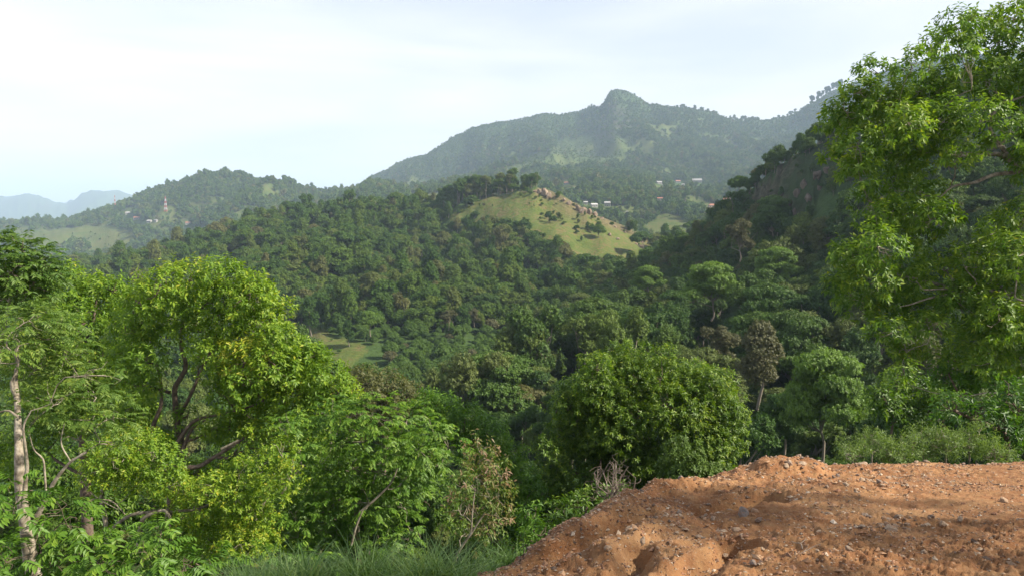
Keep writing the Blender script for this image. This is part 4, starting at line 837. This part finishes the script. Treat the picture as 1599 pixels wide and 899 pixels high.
for u, v, w, h in rock_px:
    p = ray_ground(u, v + h * .5, 400, 760); 
    if p[1] > 700: p = P(u, v + h * .4, 618)
    s = p[1] / F; o = mobj('rock', rock_mesh('rock', I2, rg, M_tanrock, .6, 8), oc, [p[0] - ol[0], p[1] - ol[1], p[2] - ol[2] + h * s * .35]); o.scale = (w * s * .62, w * s * .9, h * s * .75); o.rotation_euler = (rg.normal() * .15, rg.normal() * .2, rg.random() * 6)
# crags in the cliff face of the spur
cf = empty('cliff_crags', P(1260, 280, 400), 'rock crags coloured dark for shade in the cliff below the skyline of the spur', 'rocks'); cl = cf.location
for u, v, w, h in [(1225,335,7,16),(1232,318,8,14),(1245,300,9,14),(1256,285,8,12),(1262,305,7,12),(1240,330,6,12),(1275,270,9,12),(1290,262,8,10),(1280,290,7,10),(1220,300,7,9),(1300,245,8,9)]:
    p = ray_ground(u, v + h * .4, 200, 430); s = p[1] / F
    o = mobj('crag', rock_mesh('crag', I2, rg, M_crag_shaded, .7, 9), cf, [p[0] - cl[0], p[1] - cl[1], p[2] - cl[2]]); o.scale = (w * s * .8, w * s * .8, h * s * .8); o.rotation_euler = (rg.normal() * .15, rg.normal() * .2, rg.random() * 6)
# ------------------------------------------------------------------ stones on the dirt
def put(u, v):
    p = on_plane(u, v); x, y = p[0], p[1]; return x, y, float(ledge_z(np.array([x]), np.array([y]), True)[0])
bould = [(1083,797,17,'flat-topped block wedged in the crumbling bank at the middle of the slope'),(1160,808,13,'grey angular stone beside the erosion gully'),(1178,800,9,'small grey stone right of the angular one by the gully'),(851,889,19,'big grey rounded boulder half buried at the lower left of the dirt'),
 (1344,721,12,'large smooth tan boulder sitting on the far rim of the dirt'),(1246,724,11,'flat grey slab on the rim beside the rubble heap'),(1063,764,9,'flat grey stone near the crest of the slope'),(1150,828,10,'brown block at the edge of the gully'),(985,842,13,'pale grey slab in the stony streak of the slope'),
 (1002,850,9,'pale stone next to the slab in the stony streak'),(1290,802,10,'pale grey flat stone in the middle of the dirt flat'),(1448,818,10,'largest grey stone in the row of stones on the dirt flat'),(1415,822,8,'yellowish round stone in the row on the dirt flat'),(1325,866,8,'dark grey stone on the near part of the dirt flat'),(1567,784,9,'grey stone at the right side of the dirt flat'),(1175,888,9,'pale stone at the bottom middle of the dirt'),(1128,870,9,'brown clod-like stone overhanging the small gully'),(1385,880,11,'pale tan stone near the bottom edge of the dirt')]
for u, v, w, lb in bould:
    x, y, z = put(u, v); s = w * y / F; o = mobj('boulder', rock_mesh('boulder', I3, rg, M_stone, .4, 9, False), None, (x, y, z + s * .12)); o.scale = (s, s * .8, s * .55); o.rotation_euler = (rg.normal() * .15, rg.normal() * .15, rg.random() * 6); tag(o, lb, 'stone')
SM = [rock_mesh('stone', I1, rg, M_stone, .4, 6, False, (1, .6 + .35 * rg.random(), .45 + .3 * rg.random())) for _ in range(12)]
zones = [((1040, 1590), (718, 735), 70, 3.4), ((1190, 1290), (722, 745), 42, 4.6), ((1290, 1420), (740, 765), 34, 4.2), ((1340, 1500), (806, 826), 40, 5.5), ((1050, 1200), (780, 850), 30, 5.5), ((940, 1060), (825, 875), 26, 5), ((740, 1050), (755, 890), 34, 4.2), ((1180, 1599), (740, 899), 24, 4.2)]
n = 0
for (ua, ub), (va, vb), cnt, w in zones:
    for _ in range(cnt):
        u = rg.uniform(ua, ub); v = rg.uniform(va, vb)
        if (ua, ub) == (740, 1050):
            rim = np.interp(u, [730, 800, 880, 950, 1050], [899, 866, 817, 778, 757]); v = rim + 3 + rg.random() ** 2 * 45
        x, y, z = put(u, v); s = w * np.exp(rg.normal() * .35) * y / F
        if n >= 299: break
        o = mobj('stone', SM[int(rg.integers(12))], dirt, (x, y, z + s * .2)); o.scale = (s, s, s); o.rotation_euler = (rg.normal() * .3, rg.normal() * .3, rg.random() * 6); n += 1
# gravel: too small to pick apart, one part
NP = 44000
u = rg.uniform(720, 1610, NP); v = 716 + 190 * rg.random(NP); pu = []
t_ = (u - 799.5) / 1140; De_g, Ze_g = edge(t_)
y = 3.1 + (De_g + .15 - 3.1) * rg.random(NP) ** .62; x = t_ * y
dn = noise2(x * 1.7, y * 2.3, 61) + .7 * noise2(x * 5, y * 5, 62); kp = rg.random(NP) < np.clip(.45 + .75 * dn + .35 * (y > De_g - .9) + .25 * (t_ < .3), .06, 1); x, y = x[kp], y[kp]; z = ledge_z(x, y); NP = len(x); print('gravel', NP)
IV = np.array([(1,.25,.1),(-1,-.2,0),(.1,1,-.1),(-.1,-1,.15),(.1,.2,1),(0,-.1,-1)], float)
IF = np.array([(0,2,4),(2,1,4),(1,3,4),(3,0,4),(2,0,5),(1,2,5),(3,1,5),(0,3,5)])
sz = .0072 * np.exp(rg.normal(size=NP) * .5); jit = 1 + .28 * rg.normal(size=(NP, 6, 1)) * .8
a = rg.random(NP) * 6.28; ca, sa = np.cos(a), np.sin(a); sc3 = np.stack([sz * 1.2, sz * (.6 + .4 * rg.random(NP)), sz * (.4 + .35 * rg.random(NP))], -1)
G = IV[None] * jit * sc3[:, None, :]; G = np.stack([G[..., 0] * ca[:, None] - G[..., 1] * sa[:, None], G[..., 0] * sa[:, None] + G[..., 1] * ca[:, None], G[..., 2]], -1)
G = G + np.stack([x, y, z + sz * .15], -1)[:, None, :]
def gravel_mat():
    m, t, o = new_mat('gravel'); col = ramp(t, attr_n(t, 'tint'), [(0, (.10, .07, .05)), (.35, (.26, .12, .06)), (.65, (.33, .19, .10)), (.88, (.36, .26, .17)), (1, (.42, .34, .26))])
    pr = t.nodes.new('ShaderNodeBsdfPrincipled'); pr.inputs['Roughness'].default_value = .85; t.links.new(col, pr.inputs['Base Color']); t.links.new(pr.outputs[0], o.inputs[0]); return m
me = np_mesh('gravel', G.reshape(-1, 3), [(IF[None] + 6 * np.arange(NP)[:, None, None]).reshape(-1, 3)], [gravel_mat()], False, {'tint': ('FACE', np.repeat(rg.random(NP), 8))})
tag(mobj('gravel', me, dirt), kind='stuff')
# dry roots and sticks on the dirt
for u, v, L, a, lb in [(1240, 876, .22, .5, 'thin dry twig lying on the near part of the dirt'), (1252, 868, .14, 1.9, 'short bent twig crossing the thin dry one'), (1590, 815, .2, .3, 'pale stick at the right edge of the dirt'), (1560, 757, .25, 1.7, 'thin stick poking up at the right of the dirt'), (905, 862, .35, .75, 'dry root hanging over the gully wall'), (925, 850, .3, 1.0, 'second dry root on the gully wall, thinner')]:
    x, y, z = put(u, v); r_ = np.random.default_rng(int(u)); c = curve((0, 0, .012), (L * math.cos(a), L * math.sin(a) * .6, .03 + .02 * r_.random()), r_, 8, .12)
    c2 = curve(c[3], c[3] + np.array([.06, .05, .02]), r_, 4, .1); V_, Q_ = tube([(c, np.linspace(.005, .002, 8)), (c2, np.linspace(.003, .001, 4))], 5)
    tag(mobj('dry_twig', np_mesh('dry_twig', V_, [Q_], [M_dead], True), None, (x, y, z)), lb, 'twig')
# leafless shrub on the crest of the dirt
x, y, z = put(962, 776); y += .35; z -= .15; rt_ = empty('leafless_shrub', (x, y, z), 'dry leafless shrub of tangled pinkish twigs on the edge of the dirt slope', 'shrub'); r_ = np.random.default_rng(8)
ps, ts = [], []
for q in range(15):
    a = r_.random() * 6.28; e = np.array([.26 * math.cos(a) * r_.random() + .05, .2 * math.sin(a), .18 + .20 * r_.random()]); c = curve((0, 0, -.1), e, r_, 7, .12); ps.append((c, np.linspace(.0065, .003, 7)))
    for k in range(7):
        j = int(r_.integers(2, 7)); c2 = curve(c[j], c[j] + unit(r_.normal(size=3) + [0, 0, .35]) * (.06 + .11 * r_.random()), r_, 5, .15); ts.append((c2, np.linspace(.0032, .0012, 5)))
V_, Q_ = tube(ps, 5); mobj('stems', np_mesh('stems', V_, [Q_], [M_dead], True), rt_); V_, Q_ = tube(ts, 4); tag(mobj('twigs', np_mesh('twigs', V_, [Q_], [M_dead], True), rt_), kind='stuff')
# ------------------------------------------------------------------ grasses
def blades(n, spread, h, w, rg, lean=.5):
    Vs, Qs = [], []; seg = 6
    a = rg.random(n) * 6.28; rad = spread * rg.random(n) ** .6; bx, by = rad * np.cos(a), rad * np.sin(a) * .7; hh = h * (.55 + .6 * rg.random(n)); a2 = rg.random(n) * 6.28; ln = lean * (.3 + rg.random(n))
    s = np.linspace(0, 1, seg)[None, :]; px_ = bx[:, None] + np.cos(a2)[:, None] * ln[:, None] * hh[:, None] * s ** 1.8; py_ = by[:, None] + np.sin(a2)[:, None] * ln[:, None] * hh[:, None] * s ** 1.8
    pz = hh[:, None] * (s - .38 * ln[:, None] * s ** 2.6); ww = w * (1 - s ** 2.2) * (.7 + .6 * rg.random(n))[:, None]; c = rg.random(n) * 3.14
    ox, oy = np.cos(c)[:, None] * ww, np.sin(c)[:, None] * ww
    V = np.stack([np.stack([px_ - ox, py_ - oy, pz], -1), np.stack([px_ + ox, py_ + oy, pz], -1)], 2).reshape(-1, 3)
    b = (np.arange(n) * seg * 2)[:, None, None]; k = (np.arange(seg - 1) * 2)[None, :, None]; Q = (b + k + np.array([0, 1, 3, 2])[None, None]).reshape(-1, 4)
    return V, Q, np.repeat(np.clip(.5 + .25 * rg.normal(size=n), 0, 1), seg - 1)
rg = np.random.default_rng(77); Vs, Qs, Ts, of = [], [], [], 0
for i in range(80):
    u = rg.uniform(345, 735) if i < 70 else rg.uniform(730, 800); D = rg.uniform(4.9, 6.0) if i < 70 else rg.uniform(6.0, 6.6); rimv = np.interp(u, [345, 450, 650, 735, 800], [955, 925, 930, 925, 905]); p = P(u, rimv + rg.uniform(0, 20), D)
    if i >= 70: p = P(u, np.interp(u, [730, 800], [925, 890]), D)
    V_, Q_, T_ = blades(38, .13, .43 * (1.15 if u > 560 else .95) * (.6 if i >= 70 else 1), .0055, rg, .8); Vs.append(V_ + p); Qs.append(Q_ + of); Ts.append(T_ * (.8 if u > 520 else 1.1)); of += len(V_)
tag(mobj('tall_grass', np_mesh('tall_grass', np.concatenate(Vs), [np.concatenate(Qs)], [M_grass], False, {'tint': ('FACE', np.clip(np.concatenate(Ts), 0, 1))})), 'tall arching blue-green grass along the bottom edge left of the dirt', kind='stuff')
p = P(888, 822, 6.9); V_, Q_, T_ = blades(11, .03, .24, .006, rg, .7)
tag(mobj('grass_tuft', np_mesh('grass_tuft', V_, [Q_], [M_grass], False, {'tint': ('FACE', T_)}), None, p), 'single tuft of stiff grass blades sticking out beside the dirt slope', 'grass tuft')
# ------------------------------------------------------------------ village houses and masts
M_wall = simple_mat('house_wall_white', lambda t, c: (.27, .255, .23)); M_walld = simple_mat('house_wall_tan', lambda t, c: (.45, .36, .27)); M_red = simple_mat('roof_tile_red', lambda t, c: ramp(t, noise_n(t, 1.5, 4, .6, c), [(.3, (.26, .10, .06)), (.7, (.40, .19, .12))])); M_grey = simple_mat('roof_sheet_grey', lambda t, c: (.42, .40, .38))
M_whiter = simple_mat('roof_sheet_white', lambda t, c: (.29, .28, .27)); M_dark = simple_mat('window_dark', lambda t, c: (.03, .035, .04), rough=.2)
def boxv(x0, x1, y0, y1, z0, z1):
    V = np.array([(x, y, z) for z in (z0, z1) for y in (y0, y1) for x in (x0, x1)], float); return V, np.array([(0,2,3,1),(4,5,7,6),(0,1,5,4),(2,6,7,3),(0,4,6,2),(1,3,7,5)])
def box_mesh(nm, bs, mat):
    Vs, Qs, o = [], [], 0
    for b in bs:
        V_, Q_ = boxv(*b); Vs.append(V_); Qs.append(Q_ + o); o += 8
    return np_mesh(nm, np.concatenate(Vs), [np.concatenate(Qs)], [mat])
def house(u, v, wpx, label, wall, roof, hip=False, D=None, rz=0.2, hgt=3.2):
    p = P(u, v, D) if D else ray_ground(u, v, 850, 2400); s = p[1] / F; w = wpx * s; d = w * .65; h = hgt
    root = empty('house', (p[0], p[1], p[2]), label, 'house', None); root.rotation_euler = (0, 0, rz)
    mobj('wall', box_mesh('wall', [(-w/2, w/2, -d/2, d/2, -3, h)], wall), root)
    e = .5; rh = min(w, d) * .33; k = w * .28 if hip else 0
    V_ = np.array([(-w/2-e,-d/2-e,h+.02),(w/2+e,-d/2-e,h+.02),(w/2+e,d/2+e,h+.02),(-w/2-e,d/2+e,h+.02),(-w/2-e+k,0,h+rh),(w/2+e-k,0,h+rh)])
    mobj('roof', np_mesh('roof', V_, [np.array([(0,1,5,4),(2,3,4,5),(3,2,1,0)]), np.array([(1,2,5),(3,0,4)])], [roof]), root)
    mobj('door', box_mesh('door', [(-.5, .5, -d/2-.06, -d/2+.02, 0, 2.1)], M_dark), root)
    for sx in (-1, 1):
        mobj('window', box_mesh('window', [(sx*w*.3-.6, sx*w*.3+.6, -d/2-.06, -d/2+.02, 1.0, 2.2)], M_dark), root)
    return root
H_ = [(885,288,8,'small white house left of the village, above the rock outcrop',M_wall,M_red),(1029,287,9,'long white house in the upper middle of the village',M_wall,M_whiter),(1058,285,7,'white house right of the long one in the upper village',M_wall,M_red),(1088,284,14,'house with wide white sheet roof at the top of the village',M_wall,M_whiter),
 (1066,290,4,'tiny white house between the two upper white houses',M_wall,M_grey),(927,323,10,'white house just over the middle of the rock outcrop',M_wall,M_grey),(914,319,6,'small grey-roofed hut left of the house behind the outcrop',M_wall,M_grey),(948,322,9,'tall white building right of the outcrop crest',M_wall,M_grey),(1134,315,15,'large house with reddish tiled roof at the foot of the cliff spur',M_walld,M_red),
 (1127,325,14,'tan house with hipped roof below the reddish-roofed one',M_walld,M_grey),(1111,324,11,'brown-roofed house left of the hipped one by the cliff spur',M_walld,M_red),(1030,313,8,'house with faded red roof in the lower village',M_walld,M_red),(979,334,4,'tiny white hut in the trees right of the outcrop',M_wall,M_grey),
 (199,334,6,'white house highest on the left hill, under the fainter mast',M_wall,M_grey),(213,342,8,'white house with red roof on the left hill',M_wall,M_red),(233,347,7,'pale long house in the row on the left hill',M_wall,M_grey),(243,346,5,'right-hand house of the row on the left hill',M_wall,M_whiter),(293,350,7,'white house with reddish roof right of the mast on the left hill',M_wall,M_red),(380,338,4,'tiny house farthest right on the left hill',M_wall,M_grey)]
for i, (u, v, w, lb, wl, rf) in enumerate(H_): house(u, v, w, lb, wl, rf, i in (8, 9, 10), None, (-.5, .3, .1, -.2)[i % 4], 5.5 if i == 7 else 3.6)
M_mr = simple_mat('mast_red', lambda t, c: (.36, .12, .10)); M_mw = simple_mat('mast_white', lambda t, c: (.45, .45, .45))
def mast(u, vt, vb, D, label, wid):
    p = ray_ground(u, vb, 1300, 2600); D = p[1]; z0 = p[2] - 1; top = P(u, vt, D)[2]; Hh = top - z0; root = empty('radio_mast', (p[0], p[1], z0), label, 'mast'); ns = 7; th = .45
    for q in range(ns):
        za, zb = Hh * q / ns, Hh * (q + 1) / ns; wa, wb = wid * (1 - .8 * q / ns), wid * (1 - .8 * (q + 1) / ns); ps = []
        cs = [(1, 1), (1, -1), (-1, -1), (-1, 1)]
        for j, (sx, sy) in enumerate(cs):
            A_ = np.array([sx * wa / 2, sy * wa / 2, za]); B_ = np.array([sx * wb / 2, sy * wb / 2, zb]); sx2, sy2 = cs[(j + 1) % 4]; C_ = np.array([sx2 * wb / 2, sy2 * wb / 2, zb]); A2 = np.array([sx2 * wa / 2, sy2 * wa / 2, za])
            ps += [(np.stack([A_, B_]), [th, th * .9]), (np.stack([A_, C_]), [th * .6] * 2), (np.stack([A2, B_]), [th * .6] * 2), (np.stack([B_, C_]), [th * .6] * 2)]
        V_, Q_ = tube(ps, 4); mobj('section', np_mesh('section', V_, [Q_], [M_mr if q % 2 == 0 else M_mw]), root)
    mobj('dish', np_mesh('dish', I1[0] * np.array([1.2, .5, 1.2]) + np.array([0, -1.5, Hh * .8]), [I1[1]], [M_mw], True), root)
    V_, Q_ = tube([(np.array([[0, 0, Hh], [0, 0, Hh + 4]]), [.15, .1])], 4); mobj('antenna', np_mesh('antenna', V_, [Q_], [M_mw]), root)
mast(258.5, 307, 330, 2060, 'red and white lattice radio mast standing on the left hill', 5.5)
mast(179.5, 305, 326, 2230, 'fainter thin mast at the left, standing against the far blue mountains', 3.6)
# ------------------------------------------------------------------ tree whose shade falls on the near part of the dirt
rs = np.random.default_rng(66); tb = []
for _ in range(62):
    d = unit(rs.normal(size=3)); tb.append((13.4 + d[0] * 3.2, 1.1 + d[1] * 3.2, 6.6 + d[2] * 3.2, .95))
bS = np.array([14.0, 1.6, -1.9])
near_tree('roadside_tree', bS, [([bS, bS + [0.1, 0, 2.4], bS + [-.4, 0.1, 5.0]], .2, .1)], tb, M_right, M_bark, 'leafy roadside tree at the viewer\'s right that shades the dirt', seed=67, dens=4.5, k=7, L=.2, ll=.15, lw=.07, limb_r=.05)
# ------------------------------------------------------------------ haze
zmin = float(min(ZG.min(), -1.8)) - 1.0; ztop = float(max(ZG.max(), 20)) + 45
hv, hq = boxv(-16100, 16100, -26, 16050, zmin, ztop)
mh, th_, oh = new_mat('haze'); pv = th_.nodes.new('ShaderNodeVolumePrincipled'); pv.inputs['Density'].default_value = HAZE; pv.inputs['Color'].default_value = (.62, .78, 1.0, 1); pv.inputs['Anisotropy'].default_value = 0.0
th_.links.new(pv.outputs[0], oh.inputs['Volume'])
tag(mobj('haze', np_mesh('haze', hv, [hq], [mh])), 'thin pale haze over the valley', kind='stuff')
